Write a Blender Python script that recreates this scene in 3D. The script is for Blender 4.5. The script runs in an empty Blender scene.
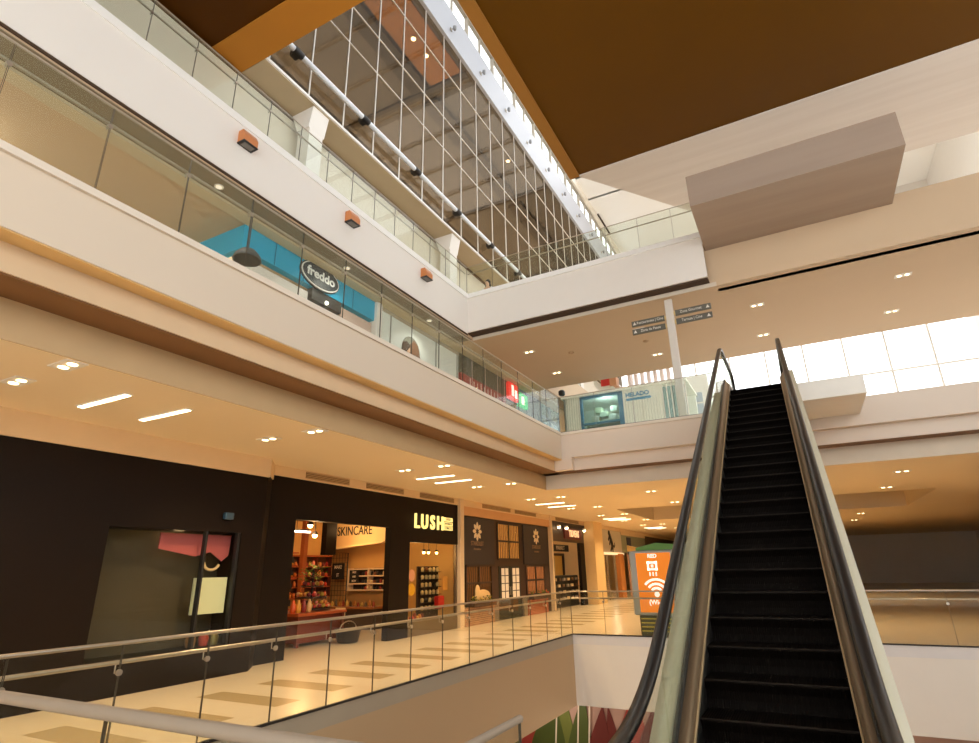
import bpy, math, random
from mathutils import Vector, Matrix
random.seed(7)
C = bpy.context.scene.collection
PI = math.pi
ORD = ['first','second','third','fourth','fifth','sixth','seventh','eighth','ninth','tenth','eleventh','twelfth',
       'thirteenth','fourteenth','fifteenth','sixteenth','seventeenth','eighteenth','nineteenth','twentieth']

# ------------------------------------------------------------------ materials
def lin(c):
    o = []
    for v in c[:3]:
        v /= 255.0
        o.append(v/12.92 if v <= .04045 else ((v+.055)/1.055)**2.4)
    return (*o, 1.0)

MATS = {}
def mat(name, col, rough=.6, metal=0.0, spec=.5, var=.05, scale=3.0, coat=0.0):
    if name in MATS: return MATS[name]
    m = bpy.data.materials.new(name); m.use_nodes = True
    nt = m.node_tree; b = nt.nodes['Principled BSDF']
    c = lin(col)
    tc = nt.nodes.new('ShaderNodeTexCoord'); no = nt.nodes.new('ShaderNodeTexNoise')
    no.inputs['Scale'].default_value = scale; no.inputs['Detail'].default_value = 3
    mx = nt.nodes.new('ShaderNodeMix'); mx.data_type = 'RGBA'
    mx.inputs[6].default_value = (c[0]*(1-var), c[1]*(1-var), c[2]*(1-var), 1)
    mx.inputs[7].default_value = (min(1,c[0]*(1+var)), min(1,c[1]*(1+var)), min(1,c[2]*(1+var)), 1)
    nt.links.new(tc.outputs['Object'], no.inputs['Vector'])
    nt.links.new(no.outputs['Fac'], mx.inputs[0]); nt.links.new(mx.outputs[2], b.inputs['Base Color'])
    b.inputs['Roughness'].default_value = rough; b.inputs['Metallic'].default_value = metal
    b.inputs['Specular IOR Level'].default_value = spec
    if coat: b.inputs['Coat Weight'].default_value = coat
    MATS[name] = m; return m

def emit(name, col, strength):
    if name in MATS: return MATS[name]
    m = bpy.data.materials.new(name); m.use_nodes = True
    b = m.node_tree.nodes['Principled BSDF']
    b.inputs['Base Color'].default_value = lin(col)
    b.inputs['Emission Color'].default_value = lin(col); b.inputs['Emission Strength'].default_value = strength
    MATS[name] = m; return m

def glass(name, tint=(225,235,228), refl=(255,255,255), base=.04, gain=.8, haze=0.0, hazecol=(210,215,205)):
    """thin architectural glass: tinted transparency + fresnel reflection (+ a little dust haze)"""
    if name in MATS: return MATS[name]
    m = bpy.data.materials.new(name); m.use_nodes = True
    nt = m.node_tree; nt.nodes.clear()
    out = nt.nodes.new('ShaderNodeOutputMaterial'); tr = nt.nodes.new('ShaderNodeBsdfTransparent')
    gl = nt.nodes.new('ShaderNodeBsdfGlossy'); gl.inputs['Roughness'].default_value = .01
    tr.inputs['Color'].default_value = lin(tint); gl.inputs['Color'].default_value = lin(refl)
    fr = nt.nodes.new('ShaderNodeLayerWeight'); fr.inputs['Blend'].default_value = .35
    ma = nt.nodes.new('ShaderNodeMath'); ma.operation = 'MULTIPLY_ADD'; ma.use_clamp = True
    pw = nt.nodes.new('ShaderNodeMath'); pw.operation = 'POWER'; pw.inputs[1].default_value = 2.5
    nt.links.new(fr.outputs['Facing'], pw.inputs[0]); nt.links.new(pw.outputs[0], ma.inputs[0])
    ma.inputs[1].default_value = gain; ma.inputs[2].default_value = base
    mx = nt.nodes.new('ShaderNodeMixShader')
    nt.links.new(ma.outputs[0], mx.inputs[0]); nt.links.new(tr.outputs[0], mx.inputs[1]); nt.links.new(gl.outputs[0], mx.inputs[2])
    last = mx
    if haze:
        df = nt.nodes.new('ShaderNodeBsdfDiffuse'); df.inputs['Color'].default_value = lin(hazecol)
        m2 = nt.nodes.new('ShaderNodeMixShader'); m2.inputs[0].default_value = haze
        nt.links.new(mx.outputs[0], m2.inputs[1]); nt.links.new(df.outputs[0], m2.inputs[2]); last = m2
    nt.links.new(last.outputs[0], out.inputs['Surface'])
    MATS[name] = m; return m

def floor_mat():
    m = mat('polished_stone', (226,212,190), .22, var=.04, scale=1.2)
    nt = m.node_tree; b = nt.nodes['Principled BSDF']
    src = b.inputs['Base Color'].links[0].from_socket
    tc = nt.nodes.new('ShaderNodeTexCoord'); sp = nt.nodes.new('ShaderNodeSeparateXYZ')
    nt.links.new(tc.outputs['Object'], sp.inputs[0])
    def M(op, a, bb, clamp=False):
        n = nt.nodes.new('ShaderNodeMath'); n.operation = op; n.use_clamp = clamp
        for i, v in enumerate((a, bb)):
            if isinstance(v, (int, float)): n.inputs[i].default_value = v
            else: nt.links.new(v, n.inputs[i])
        return n.outputs[0]
    x, y = sp.outputs['X'], sp.outputs['Y']
    ph = M('FRACT', M('DIVIDE', M('ADD', y, 20*1.085-7.27), 1.085), 0)
    inb = M('MULTIPLY', M('MULTIPLY', M('LESS_THAN', ph, .42), M('GREATER_THAN', x, -8.15)), M('LESS_THAN', x, -6.55))
    # thin tile joints
    jx = M('LESS_THAN', M('FRACT', M('DIVIDE', M('ADD', x, 40.0), 0.8), 0), .008)
    jy = M('LESS_THAN', M('FRACT', M('DIVIDE', M('ADD', y, 20*1.085-7.27), 0.5425), 0), .012)
    j = M('MULTIPLY', M('MAXIMUM', jx, jy), .18)
    m1 = nt.nodes.new('ShaderNodeMix'); m1.data_type = 'RGBA'
    nt.links.new(inb, m1.inputs[0]); nt.links.new(src, m1.inputs[6]); m1.inputs[7].default_value = lin((182,163,128))
    m2 = nt.nodes.new('ShaderNodeMix'); m2.data_type = 'RGBA'
    nt.links.new(j, m2.inputs[0]); nt.links.new(m1.outputs[2], m2.inputs[6]); m2.inputs[7].default_value = lin((120,105,85))
    nt.links.new(m2.outputs[2], b.inputs['Base Color'])
    return m

def brick_mat(name, c1, c2, mortar):
    m = mat(name, c1, .85)
    nt = m.node_tree; b = nt.nodes['Principled BSDF']
    tc = nt.nodes.new('ShaderNodeTexCoord'); sp = nt.nodes.new('ShaderNodeSeparateXYZ'); cb = nt.nodes.new('ShaderNodeCombineXYZ')
    br = nt.nodes.new('ShaderNodeTexBrick')
    nt.links.new(tc.outputs['Object'], sp.inputs[0]); nt.links.new(sp.outputs['Y'], cb.inputs[0]); nt.links.new(sp.outputs['Z'], cb.inputs[1])
    nt.links.new(cb.outputs[0], br.inputs['Vector'])
    br.inputs['Color1'].default_value = lin(c1); br.inputs['Color2'].default_value = lin(c2); br.inputs['Mortar'].default_value = lin(mortar)
    br.inputs['Scale'].default_value = 4.5; br.inputs['Mortar Size'].default_value = .03
    nt.links.new(br.outputs['Color'], b.inputs['Base Color']); return m

def drape_mat(name, dark, light, glow=.0):  # glow puts light from behind into the cloth colour
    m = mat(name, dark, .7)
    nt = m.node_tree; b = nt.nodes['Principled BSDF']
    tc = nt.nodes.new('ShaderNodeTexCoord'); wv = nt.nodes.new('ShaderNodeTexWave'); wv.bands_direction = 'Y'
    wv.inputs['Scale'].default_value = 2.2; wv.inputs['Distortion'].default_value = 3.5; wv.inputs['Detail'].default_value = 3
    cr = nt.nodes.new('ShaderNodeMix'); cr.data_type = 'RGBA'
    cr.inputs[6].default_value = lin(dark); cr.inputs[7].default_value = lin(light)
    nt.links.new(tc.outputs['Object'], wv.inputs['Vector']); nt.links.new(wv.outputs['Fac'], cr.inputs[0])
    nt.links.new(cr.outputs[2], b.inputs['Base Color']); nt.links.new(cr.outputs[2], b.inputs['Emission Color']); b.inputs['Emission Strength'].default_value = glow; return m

def step_mat():
    m = mat('grooved_step_metal', (13,8,5), .6, spec=.06)
    nt = m.node_tree; b = nt.nodes['Principled BSDF']
    tc = nt.nodes.new('ShaderNodeTexCoord'); sp = nt.nodes.new('ShaderNodeSeparateXYZ'); nt.links.new(tc.outputs['Object'], sp.inputs[0])
    m1 = nt.nodes.new('ShaderNodeMath'); m1.operation = 'MULTIPLY'; m1.inputs[1].default_value = 2*PI/.018
    s = nt.nodes.new('ShaderNodeMath'); s.operation = 'SINE'
    nt.links.new(sp.outputs['X'], m1.inputs[0]); nt.links.new(m1.outputs[0], s.inputs[0])
    bp = nt.nodes.new('ShaderNodeBump'); bp.inputs['Strength'].default_value = .5; bp.inputs['Distance'].default_value = .004
    nt.links.new(s.outputs[0], bp.inputs['Height']); nt.links.new(bp.outputs[0], b.inputs['Normal'])
    return m

def grain_mat(name, c1, c2, rough=.3):
    m = mat(name, c1, rough)
    nt = m.node_tree; b = nt.nodes['Principled BSDF']
    tc = nt.nodes.new('ShaderNodeTexCoord'); mp = nt.nodes.new('ShaderNodeMapping'); no = nt.nodes.new('ShaderNodeTexNoise')
    mp.inputs['Scale'].default_value = (.12, 1.6, 1.6); no.inputs['Scale'].default_value = 2.0; no.inputs['Detail'].default_value = 4
    cr = nt.nodes.new('ShaderNodeMix'); cr.data_type = 'RGBA'
    cr.inputs[6].default_value = lin(c1); cr.inputs[7].default_value = lin(c2)
    nt.links.new(tc.outputs['Object'], mp.inputs[0]); nt.links.new(mp.outputs[0], no.inputs['Vector'])
    nt.links.new(no.outputs['Fac'], cr.inputs[0]); nt.links.new(cr.outputs[2], b.inputs['Base Color']); return m

WHITE   = mat('white_plaster', (236,231,224), .7, var=.02)
FASC3   = mat('upper_fascia_paint', (240,234,227), .65, var=.02, scale=.8)
FASC2   = mat('middle_fascia_paint', (218,202,182), .65, var=.025, scale=.8)
BRIDGE2 = mat('bridge_fascia_paint', (224,208,192), .65, var=.025, scale=.8)
WALLVOID= mat('void_wall_paint', (190,162,126), .7, var=.03, scale=.7)  # darker than the far wall: shade put into the colour
CEIL1   = mat('warm_ceiling_paint', (244,224,190), .6, var=.02, scale=.6)
CEIL2   = mat('tan_ceiling_paint', (205,178,146), .6, var=.03, scale=.6)
CEILDK  = mat('olive_ceiling_paint', (140,126,104), .6)
TAN     = mat('tan_soffit_paint', (215,178,120), .6)
BROWNSO = mat('brown_soffit_paint', (120,82,44), .6)
BROWN_D = mat('bronze_soffit_panel', (98,62,3), .55, spec=.12, var=.08, scale=.5)  # recess shade put into the colour; the borders are the same bronze
BROWN_L = mat('bronze_soffit_border', (164,114,52), .55, spec=.12, var=.05, scale=.5)  # lit tone of the bronze, put into the colour
BROWN_O = mat('amber_soffit_border', (190,126,46), .55, spec=.12, var=.05, scale=.5)  # lit near edge of the soffit, put into the colour
BROWN_X = mat('dark_bronze_panel', (80,44,3), .55, spec=.1, var=.08, scale=.5)  # deeper recess shade put into the colour
BEIGEP  = grain_mat('beige_satin_panel', (214,204,194), (236,229,222), .3)
TAUPE   = grain_mat('taupe_satin_panel', (158,138,122), (178,159,143), .32)
DARKGAP = mat('dark_shadow_gap', (70,50,32), .8)
KERBW   = mat('white_kerb', (246,244,240), .5, var=.01)
KERBG   = mat('grey_stone_kerb', (170,158,138), .55)
STEEL   = mat('brushed_steel', (190,180,165), .32, metal=.9, var=.03)
CAPW    = mat('pale_painted_cap', (152,136,118), .45)
MULW    = mat('white_mullion', (236,232,226), .45)
BLACKM  = mat('black_metal', (28,25,23), .5, var=.1)
BLACKP  = mat('black_facade_paint', (26,17,10), .5, spec=.12, var=.12, scale=1.5)
RUBBER  = mat('black_rubber', (30,28,27), .32, var=.06)
GEDGE   = mat('glass_edge', (72,64,50), .3, var=.05)
FLOOR   = floor_mat()
GL1     = glass('railing_glass', (250,250,246), base=.012, gain=.28, haze=.004)
GL3     = glass('upper_railing_glass', (248,251,247), base=.015, gain=.25, haze=.015, hazecol=(220,226,214))
GSHOP   = glass('shop_glass', (246,246,240), base=.012, gain=.12)
GWALL   = glass('bronze_curtain_glass', (192,184,172), refl=(150,140,128), base=.10, gain=.35)
GSKY    = glass('skylight_glass', (250,252,253), base=.02, gain=.2)
GTINT   = glass('tinted_skylight_glass', (205,208,210), base=.02, gain=.2)
BLUEFR  = mat('teal_blue_panel', (52,168,208), .35, var=.06, scale=.7)
ORANGE  = mat('orange_lamp_paint', (205,128,72), .5)
WARMLED = emit('warm_led', (255,226,170), 8)
WARMBAR = emit('warm_light_bar', (255,236,196), 7)
SIGNLED = emit('cream_letter_light', (255,232,140), 1.1)
COOLLED = emit('white_led', (255,246,228), 10)

# ------------------------------------------------------------------ mesh building
class MB:
    def __init__(s): s.v = []; s.f = []; s.m = []; s.sm = []
    def add(s, vs, fs, mi=0, sm=False):
        o = len(s.v); s.v += [tuple(map(float, p)) for p in vs]
        for f in fs: s.f.append(tuple(i+o for i in f)); s.m.append(mi); s.sm.append(sm)
        return s
    def box(s, x0, x1, y0, y1, z0, z1, mi=0):
        x0, x1 = min(x0,x1), max(x0,x1); y0, y1 = min(y0,y1), max(y0,y1); z0, z1 = min(z0,z1), max(z0,z1)
        return s.add([(x0,y0,z0),(x1,y0,z0),(x1,y1,z0),(x0,y1,z0),(x0,y0,z1),(x1,y0,z1),(x1,y1,z1),(x0,y1,z1)],
                     [(3,2,1,0),(4,5,6,7),(0,1,5,4),(1,2,6,5),(2,3,7,6),(3,0,4,7)], mi)
    def bbox(s, x0, x1, y0, y1, z0, z1, r=.01, mi=0):
        """box with chamfered edges"""
        x0, x1 = min(x0,x1), max(x0,x1); y0, y1 = min(y0,y1), max(y0,y1); z0, z1 = min(z0,z1), max(z0,z1)
        r = min(r, (x1-x0)*.45, (y1-y0)*.45, (z1-z0)*.45)
        ring = lambda a, z: [(x0+a,y0+r+0,z) if False else p for p in
             [(x0+r+a,y0+a,z),(x1-r-a,y0+a,z),(x1-a,y0+r+a,z),(x1-a,y1-r-a,z),(x1-r-a,y1-a,z),(x0+r+a,y1-a,z),(x0+a,y1-r-a,z),(x0+a,y0+r+a,z)]]
        vs = ring(r*.7, z0)+ring(0, z0+r)+ring(0, z1-r)+ring(r*.7, z1)
        fs = [tuple(range(7,-1,-1)), tuple(range(24,32))]
        for k in range(3):
            for i in range(8):
                j = (i+1) % 8; fs.append((k*8+i, k*8+j, k*8+8+j, k*8+8+i))
        return s.add(vs, fs, mi)
    def prism(s, poly, ax, a, b, mi=0, capmi=None):
        """extrude a 2D polygon along axis ax; poly coordinates are the two other axes in xyz order"""
        n = len(poly); P = {'x': lambda u,v,t:(t,u,v), 'y': lambda u,v,t:(u,t,v), 'z': lambda u,v,t:(u,v,t)}[ax]
        vs = [P(u,v,a) for u,v in poly]+[P(u,v,b) for u,v in poly]
        s.add(vs, [(i,(i+1)%n,n+(i+1)%n,n+i) for i in range(n)], mi)
        s.add(vs, [tuple(range(n-1,-1,-1)), tuple(range(n,2*n))], mi if capmi is None else capmi); return s
    def tube(s, pts, r, n=10, mi=0, caps=True):
        pts = [Vector(p) for p in pts]; vs = []; up = None
        for i, p in enumerate(pts):
            d = (pts[min(i+1,len(pts)-1)]-pts[max(i-1,0)]).normalized()
            if up is None:
                up = Vector((0,0,1)) if abs(d.z) < .9 else Vector((1,0,0))
            a = d.cross(up).normalized(); b = a.cross(d).normalized(); up = b
            rr = r[i] if isinstance(r, (list,tuple)) else r
            vs += [p + (a*math.cos(2*PI*k/n)+b*math.sin(2*PI*k/n))*rr for k in range(n)]
        fs = []
        for i in range(len(pts)-1):
            for k in range(n):
                j = (k+1) % n; fs.append((i*n+k, i*n+j, (i+1)*n+j, (i+1)*n+k))
        s.add(vs, fs, mi, True)
        if caps: s.add(vs, [tuple(range(n-1,-1,-1)), tuple(range((len(pts)-1)*n, len(pts)*n))], mi)
        return s
    def sweep(s, pts, prof, mi=0):
        """sweep a closed (x, n) profile along a path in the YZ plane; prof x is world x, n is the path normal"""
        vs = []; N = len(prof)
        for i, (y, z) in enumerate(pts):
            a = pts[max(i-1,0)]; b = pts[min(i+1,len(pts)-1)]
            dy, dz = b[0]-a[0], b[1]-a[1]; l = math.hypot(dy,dz) or 1
            ny, nz = -dz/l, dy/l
            vs += [(px, y+ny*pn, z+nz*pn) for px, pn in prof]
        fs = [(i*N+k, i*N+(k+1)%N, (i+1)*N+(k+1)%N, (i+1)*N+k) for i in range(len(pts)-1) for k in range(N)]
        s.add(vs, fs, mi, True)
        return s.add(vs, [tuple(range(N-1,-1,-1)), tuple(range((len(pts)-1)*N, len(pts)*N))], mi)
    def lathe(s, prof, c=(0,0,0), n=16, mi=0, ax='z'):
        vs = []
        for r, h in prof:
            for k in range(n):
                a = 2*PI*k/n; u, v = r*math.cos(a), r*math.sin(a)
                vs.append({'z':(c[0]+u,c[1]+v,c[2]+h),'x':(c[0]+h,c[1]+u,c[2]+v),'y':(c[0]+u,c[1]+h,c[2]+v)}[ax])
        fs = [(i*n+k, i*n+(k+1)%n, (i+1)*n+(k+1)%n, (i+1)*n+k) for i in range(len(prof)-1) for k in range(n)]
        s.add(vs, fs, mi, True)
        return s.add(vs, [tuple(range(n-1,-1,-1)), tuple(range((len(prof)-1)*n, len(prof)*n))], mi)
    def ball(s, c, r, n=12, k=8, mi=0, sq=(1,1,1)):
        prof = []
        vs = []
        for i in range(k+1):
            t = PI*i/k
            for j in range(n):
                a = 2*PI*j/n
                vs.append((c[0]+r*sq[0]*math.sin(t)*math.cos(a), c[1]+r*sq[1]*math.sin(t)*math.sin(a), c[2]-r*sq[2]*math.cos(t)))
        fs = [(i*n+j, i*n+(j+1)%n, (i+1)*n+(j+1)%n, (i+1)*n+j) for i in range(k) for j in range(n)]
        return s.add(vs, fs, mi, True)

WL = {}
def obj(name, mb, mats, parent=None):
    if not isinstance(mats, (list, tuple)): mats = [mats]
    if parent is not None: off = WL[parent.name]
    else:
        xs, ys, zs = zip(*mb.v); off = ((min(xs)+max(xs))/2, (min(ys)+max(ys))/2, min(zs))
    me = bpy.data.meshes.new(name)
    me.from_pydata([(a-off[0], b-off[1], c-off[2]) for a,b,c in mb.v], [], mb.f)
    for m in mats: me.materials.append(m)
    me.polygons.foreach_set('material_index', mb.m); me.polygons.foreach_set('use_smooth', mb.sm)
    me.validate(); me.update()
    import bmesh
    bm = bmesh.new(); bm.from_mesh(me); bmesh.ops.recalc_face_normals(bm, faces=bm.faces); bm.to_mesh(me); bm.free()
    o = bpy.data.objects.new(name, me); C.objects.link(o)
    if parent is not None: o.parent = parent
    else: o.location = off
    WL[o.name] = off
    return o
def tag(o, label, cat, group=None, kind=None):
    o['label'] = label; o['category'] = cat
    if group: o['group'] = group
    if kind: o['kind'] = kind
    return o
def thing(name, label, cat, loc=(0,0,0), group=None):
    o = bpy.data.objects.new(name, None); C.objects.link(o); o.location = loc; o.empty_display_size = .1
    WL[o.name] = tuple(loc); return tag(o, label, cat, group)
def struct(name, mb, m):
    """setting pieces keep their origin at the world origin so that patterns line up"""
    if not isinstance(m, (list, tuple)): m = [m]
    me = bpy.data.meshes.new(name); me.from_pydata(mb.v, [], mb.f)
    for k in m: me.materials.append(k)
    me.polygons.foreach_set('material_index', mb.m); me.polygons.foreach_set('use_smooth', mb.sm)
    import bmesh
    bm = bmesh.new(); bm.from_mesh(me); bmesh.ops.recalc_face_normals(bm, faces=bm.faces); bm.to_mesh(me); bm.free()
    o = bpy.data.objects.new(name, me); C.objects.link(o); o['kind'] = 'structure'; WL[o.name] = (0,0,0); return o
def dup(root, loc, label, rotz=0, group=None):
    def cp(o, par):
        c = o.copy(); C.objects.link(c)
        if par is not None: c.parent = par
        for ch in list(o.children): cp(ch, c)
        return c
    r = cp(root, None); r.location = loc; r.rotation_euler = (0,0,rotz); r['label'] = label
    if group: r['group'] = group
    WL[r.name] = tuple(loc); return r

def text_mesh(body, size, extrude=.01, bold=0.0):
    cu = bpy.data.curves.new('letters', 'FONT'); cu.body = body; cu.size = size; cu.extrude = extrude; cu.offset = bold
    cu.align_x = 'CENTER'; cu.align_y = 'CENTER'
    o = bpy.data.objects.new('letters', cu); C.objects.link(o)
    dg = bpy.context.evaluated_depsgraph_get(); me = bpy.data.meshes.new_from_object(o.evaluated_get(dg))
    bpy.data.objects.remove(o); bpy.data.curves.remove(cu); return me
def text(name, body, size, m, loc, face='x', parent=None, extrude=.01, bold=0.0, sx=1.0):
    """writing that reads from the atrium: face 'x' looks along +x, face 'y' looks along -y"""
    me = text_mesh(body, size, extrude, bold); me.name = name; me.materials.clear(); me.materials.append(m)
    R = Matrix.Rotation(PI/2, 4, 'X')
    if face == 'x': R = Matrix.Rotation(PI/2, 4, 'Z') @ R
    me.transform(R @ Matrix.Diagonal((sx,1,1,1)))
    o = bpy.data.objects.new(name, me); C.objects.link(o)
    if parent is not None:
        w = WL[parent.name]; o.parent = parent; o.location = (loc[0]-w[0], loc[1]-w[1], loc[2]-w[2])
    else: o.location = loc
    WL[o.name] = tuple(loc); return o
def light(name, kind, loc, energy, col, parent=None, rot=(0,0,0), **kw):
    l = bpy.data.lights.new(name, kind); l.energy = energy; l.color = col
    for k, v in kw.items(): setattr(l, k, v)
    o = bpy.data.objects.new(name, l); C.objects.link(o); o.rotation_euler = rot
    if parent is not None:
        w = WL[parent.name]; o.parent = parent; o.location = (loc[0]-w[0], loc[1]-w[1], loc[2]-w[2])
    else: o.location = loc
    return o
WARM = (1.0, .70, .36); WARM2 = (1.0, .58, .24); SOFTW = (1.0, .83, .62)

# ================================================================== SETTING
F1, F2, F3, F4 = 0.0, 5.30, 10.50, 14.30
NY, FY = -6.0, 60.0          # near and far ends of the gallery
XV, YV = -5.8, 15.36         # gallery edge and bridge edge of the void
# --- ground level
b = MB(); b.box(-16, XV-.01, NY, FY, -.18, 0); b.box(XV-.01, 12, YV+.01, FY, -.18, 0); b.box(XV-.01, 12, NY, 1.75, -.18, 0); b.box(-1.15, 1.6, 1.75, 3.6, -.18, 0)
struct('floor', b, FLOOR)
b = MB(); b.box(-6.4, XV, NY, YV+.6, -1.6, -.19); struct('wall_void_left', b, WALLVOID)
b = MB(); b.box(XV, 12, YV, YV+.6, -1.6, -.2); struct('wall_void_far', b, mat('void_far_paint', (243,234,222), .7, var=.02))  # lighter than the left wall: daylight put into the colour
b = MB(); b.box(XV-.06, XV+.004, NY, YV-.004, -.2, .03); struct('trim_1', b, KERBG)
b = MB(); b.box(XV+.004, 12, YV-.004, YV+.05, -.2, .03); b.box(XV-.06, XV+.004, YV-.004, YV+.05, -.2, .03); struct('trim_25', b, mat('lilac_kerb', (234,228,224), .5))
b = MB(); b.box(XV+.03, 12, 1.2, 1.80, -1.6, -.25); b.box(-1.22, -1.17, 1.75, 3.6, -1.0, -.25); struct('wall_void_near', b, WALLVOID)
b = MB(); b.box(-16, 12, YV+.6, 30, -1.6, -1.45); b.box(-16, -6.4, NY, YV+.6, -1.6, -1.45); struct('ceiling_lower', b, WHITE)
b = MB(); b.box(-16, 12, NY, 30, -5.5, -5.3); struct('floor_lower', b, mat('lower_stone', (214,196,170), .3))
b = MB(); b.box(-16, 12, 18.6, 18.8, -5.3, -1.6); struct('wall_lower', b, mat('mauve_wall', (182,148,138), .7))
# --- middle level slab with its stepped edge (gallery side)
XR, YR = -6.6, 16.0
b = MB(); b.prism([(XV,5.30),(XV,4.6),(-6.05,4.6),(-6.05,4.3),(XR,4.3),(XR,3.87),(-16,3.87),(-16,5.30)], 'y', NY, YV); b.box(-16, XR, YV, YR, 3.87, 4.9)
b.box(-16, XV, YV, FY, 4.9, 5.30)
struct('ceiling_gallery', b, CEIL1)
b = MB(); b.box(XV, XV+.012, NY, YV, 4.6, 5.30); struct('trim_2', b, FASC2)
b = MB(); b.box(-6.05, XV, NY, YV, 4.585, 4.6); struct('trim_3', b, TAN)
b = MB(); b.box(-6.05, -6.03, NY, YV+.2, 4.3, 4.585); struct('trim_4', b, mat('beam_paint', (214,186,150), .65))
b = MB(); b.box(XR, -6.05, NY, YR, 4.285, 4.3); b.box(XR, 12, 15.6, YR, 4.285, 4.3); struct('trim_5', b, BROWNSO)
b = MB(); b.box(XR, XR+.015, NY, YR, 3.87, 4.285); struct('trim_6', b, mat('inner_beam_paint', (196,164,120), .65))
b = MB(); b.box(-6.05, 12, YV+.2, YV+.24, 4.3, 4.64); b.box(XV+.3, 12, YV, YV+.4, 4.64, 5.30); b.box(-6.05, XV+.3, YV, YV+.4, 4.3, 5.30); struct('beam_bridge', b, BRIDGE2)
b = MB(); b.box(XR, 12, YR, YR+.02, 3.87, 4.285); struct('trim_7', b, mat('bridge_beam_paint', (222,206,184), .65))
# ceiling under the bridge with a raised recess
b = MB(); b.box(XR, 12, YR+.02, 23.3, 3.87, 4.9); b.box(XR, 12, 30, FY, 3.87, 4.9); b.box(-16, XR, YR, FY, 3.87, 4.9); b.box(4, 12, 23.3, 30, 3.87, 4.9)
struct('ceiling_bridge', b, CEIL1)
b = MB(); b.box(XR, 4, 23.3, 30, 4.88, 4.9); struct('ceiling_recess', b, CEILDK)
b = MB(); b.box(XV, 12, YV+.4, 45, 4.9, 5.30); b.box(-1.25, 1.6, 13.4, YV, 4.9, 5.30); struct('floor_middle', b, mat('pale_stone', (232,226,216), .3))
b = MB(); b.box(XV-.1, XV+.05, NY, YV+.05, 5.30, 5.38); b.box(XV+.05, -1.25, YV-.05, YV+.1, 5.30, 5.38); struct('trim_8', b, mat('pale_kerb', (226,214,198), .5))
# --- upper level slab
b = MB(); b.box(-16, -8.9, NY, FY, 9.1, 10.5); b.box(-8.9, 12, YV+.4, 22.3, 9.1, 10.5)
struct('ceiling_middle', b, CEIL2)
b = MB(); b.box(-8.92, -8.9+.02, NY, YV, 9.2, 10.5); struct('trim_9', b, FASC3)
b = MB(); b.box(-8.9, -1.17, YV, YV+.05, 9.24, 10.5); struct('trim_10', b, mat('bridge_upper_paint', (236,229,221), .65, var=.02))
b = MB(); b.box(-8.9, -1.17, YV+.05, YV+.38, 9.2, 9.24); struct('trim_11', b, DARKGAP)
b = MB(); b.box(-8.9, -1.0, YV+.37, YV+.4, 9.08, 9.2); struct('trim_12', b, mat('pale_trim', (214,200,182), .6))
b = MB(); b.box(-9.5, -8.9, NY, YV+.3, 9.085, 9.1); struct('trim_13', b, CEILDK)
b = MB(); b.box(-8.89, -8.87, NY, YV, 9.13, 9.18); struct('trim_14', b, DARKGAP)
b = MB(); b.box(-9.05, -8.85, NY, YV+.05, 10.5, 10.68); b.box(-8.85, -1.17, YV-.05, YV+.12, 10.5, 10.66); struct('trim_15', b, KERBW)
# upper gallery back wall, columns and ceiling
b = MB(); b.box(-11.1, -10.9, NY, 40, 10.5, 14.0); struct('wall_upper_gallery', b, mat('upper_wall_paint', (222,212,194), .7))
b = MB(); b.box(-10.9, -10.87, NY, 40, 13.88, 14.0); struct('trim_16', b, mat('brown_cornice', (112,88,64), .6))
b = MB(); b.box(-20, -10.02, 7.16, 40, 14.0, 14.28); struct('ceiling_upper_gallery', b, mat('upper_ceiling_paint', (190,172,140), .6))
for i, y in enumerate((1.9, 9.2, 16.55, 23.9, 31.2)):
    b = MB(); b.box(-10.62, -10.18, y-.25, y+.25, 10.5, 13.35)
    b.prism([(-10.62,13.35),(-10.18,13.35),(-10.05,14.0),(-10.87,14.0)], 'y', y-.3, y+.3)
    struct('column_upper' if i == 0 else 'column_upper.%03d' % i, b, WHITE)
# big bronze soffit slab overhead, open over the void
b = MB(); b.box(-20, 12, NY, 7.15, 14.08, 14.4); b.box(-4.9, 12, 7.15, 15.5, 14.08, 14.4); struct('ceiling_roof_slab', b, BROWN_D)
b = MB(); b.box(-20, -4.5, NY, 6.3, 14.05, 14.08); struct('ceiling_panel_dark', b, BROWN_X)  # inner field coloured dark for the shade of the recess
b = MB(); b.box(-20, -4.6, 6.3, 7.15, 14.0, 14.08); struct('trim_17', b, BROWN_O)
b = MB(); b.box(-4.93, -4.6, 7.15, 15.5, 14.0, 14.08); struct('trim_18', b, BROWN_L)
b = MB(); b.prism([(-4.67,15.5),(12,15.5),(12,19.6),(-1.6,19.6)], 'z', 14.05, 14.35); struct('ceiling_beige_panel', b, BEIGEP)
# outer shell
b = MB(); b.box(12, 12.2, NY, FY, -5.5, 5.3); b.box(12, 12.2, 24, 46, 5.3, 27.5); b.box(12, 12.2, NY, 24, 13.9, 14.6); struct('wall_right', b, WHITE)
b = MB(); b.box(-20, 12.2, NY-.2, NY, -5.5, 0.1); b.box(-20, -16, NY-.2, NY, .1, 24.4); b.box(-16, 12.2, NY-.2, NY, 13.9, 27.5); struct('wall_back', b, WHITE)
b = MB()
for k in range(15): b.box(-16+2*k-.05, -16+2*k+.05, NY-.15, NY-.02, .1, 13.9)
for z in (.1, 3.6, 5.1, 8.9, 10.3, 13.8): b.box(-16, 12, NY-.13, NY-.04, z, z+.1)
o = struct('window_facade_back', b, WHITE); g = MB(); g.box(-16, 12, NY-.1, NY-.09, .1, 13.9); obj('pane', g, GSKY, o)  # unseen glazing added behind the camera to bring in daylight
b = MB()
for k in range(16): b.box(12.02, 12.15, NY+2*k-.05, NY+2*k+.05, 5.3, 27.5)
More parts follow.
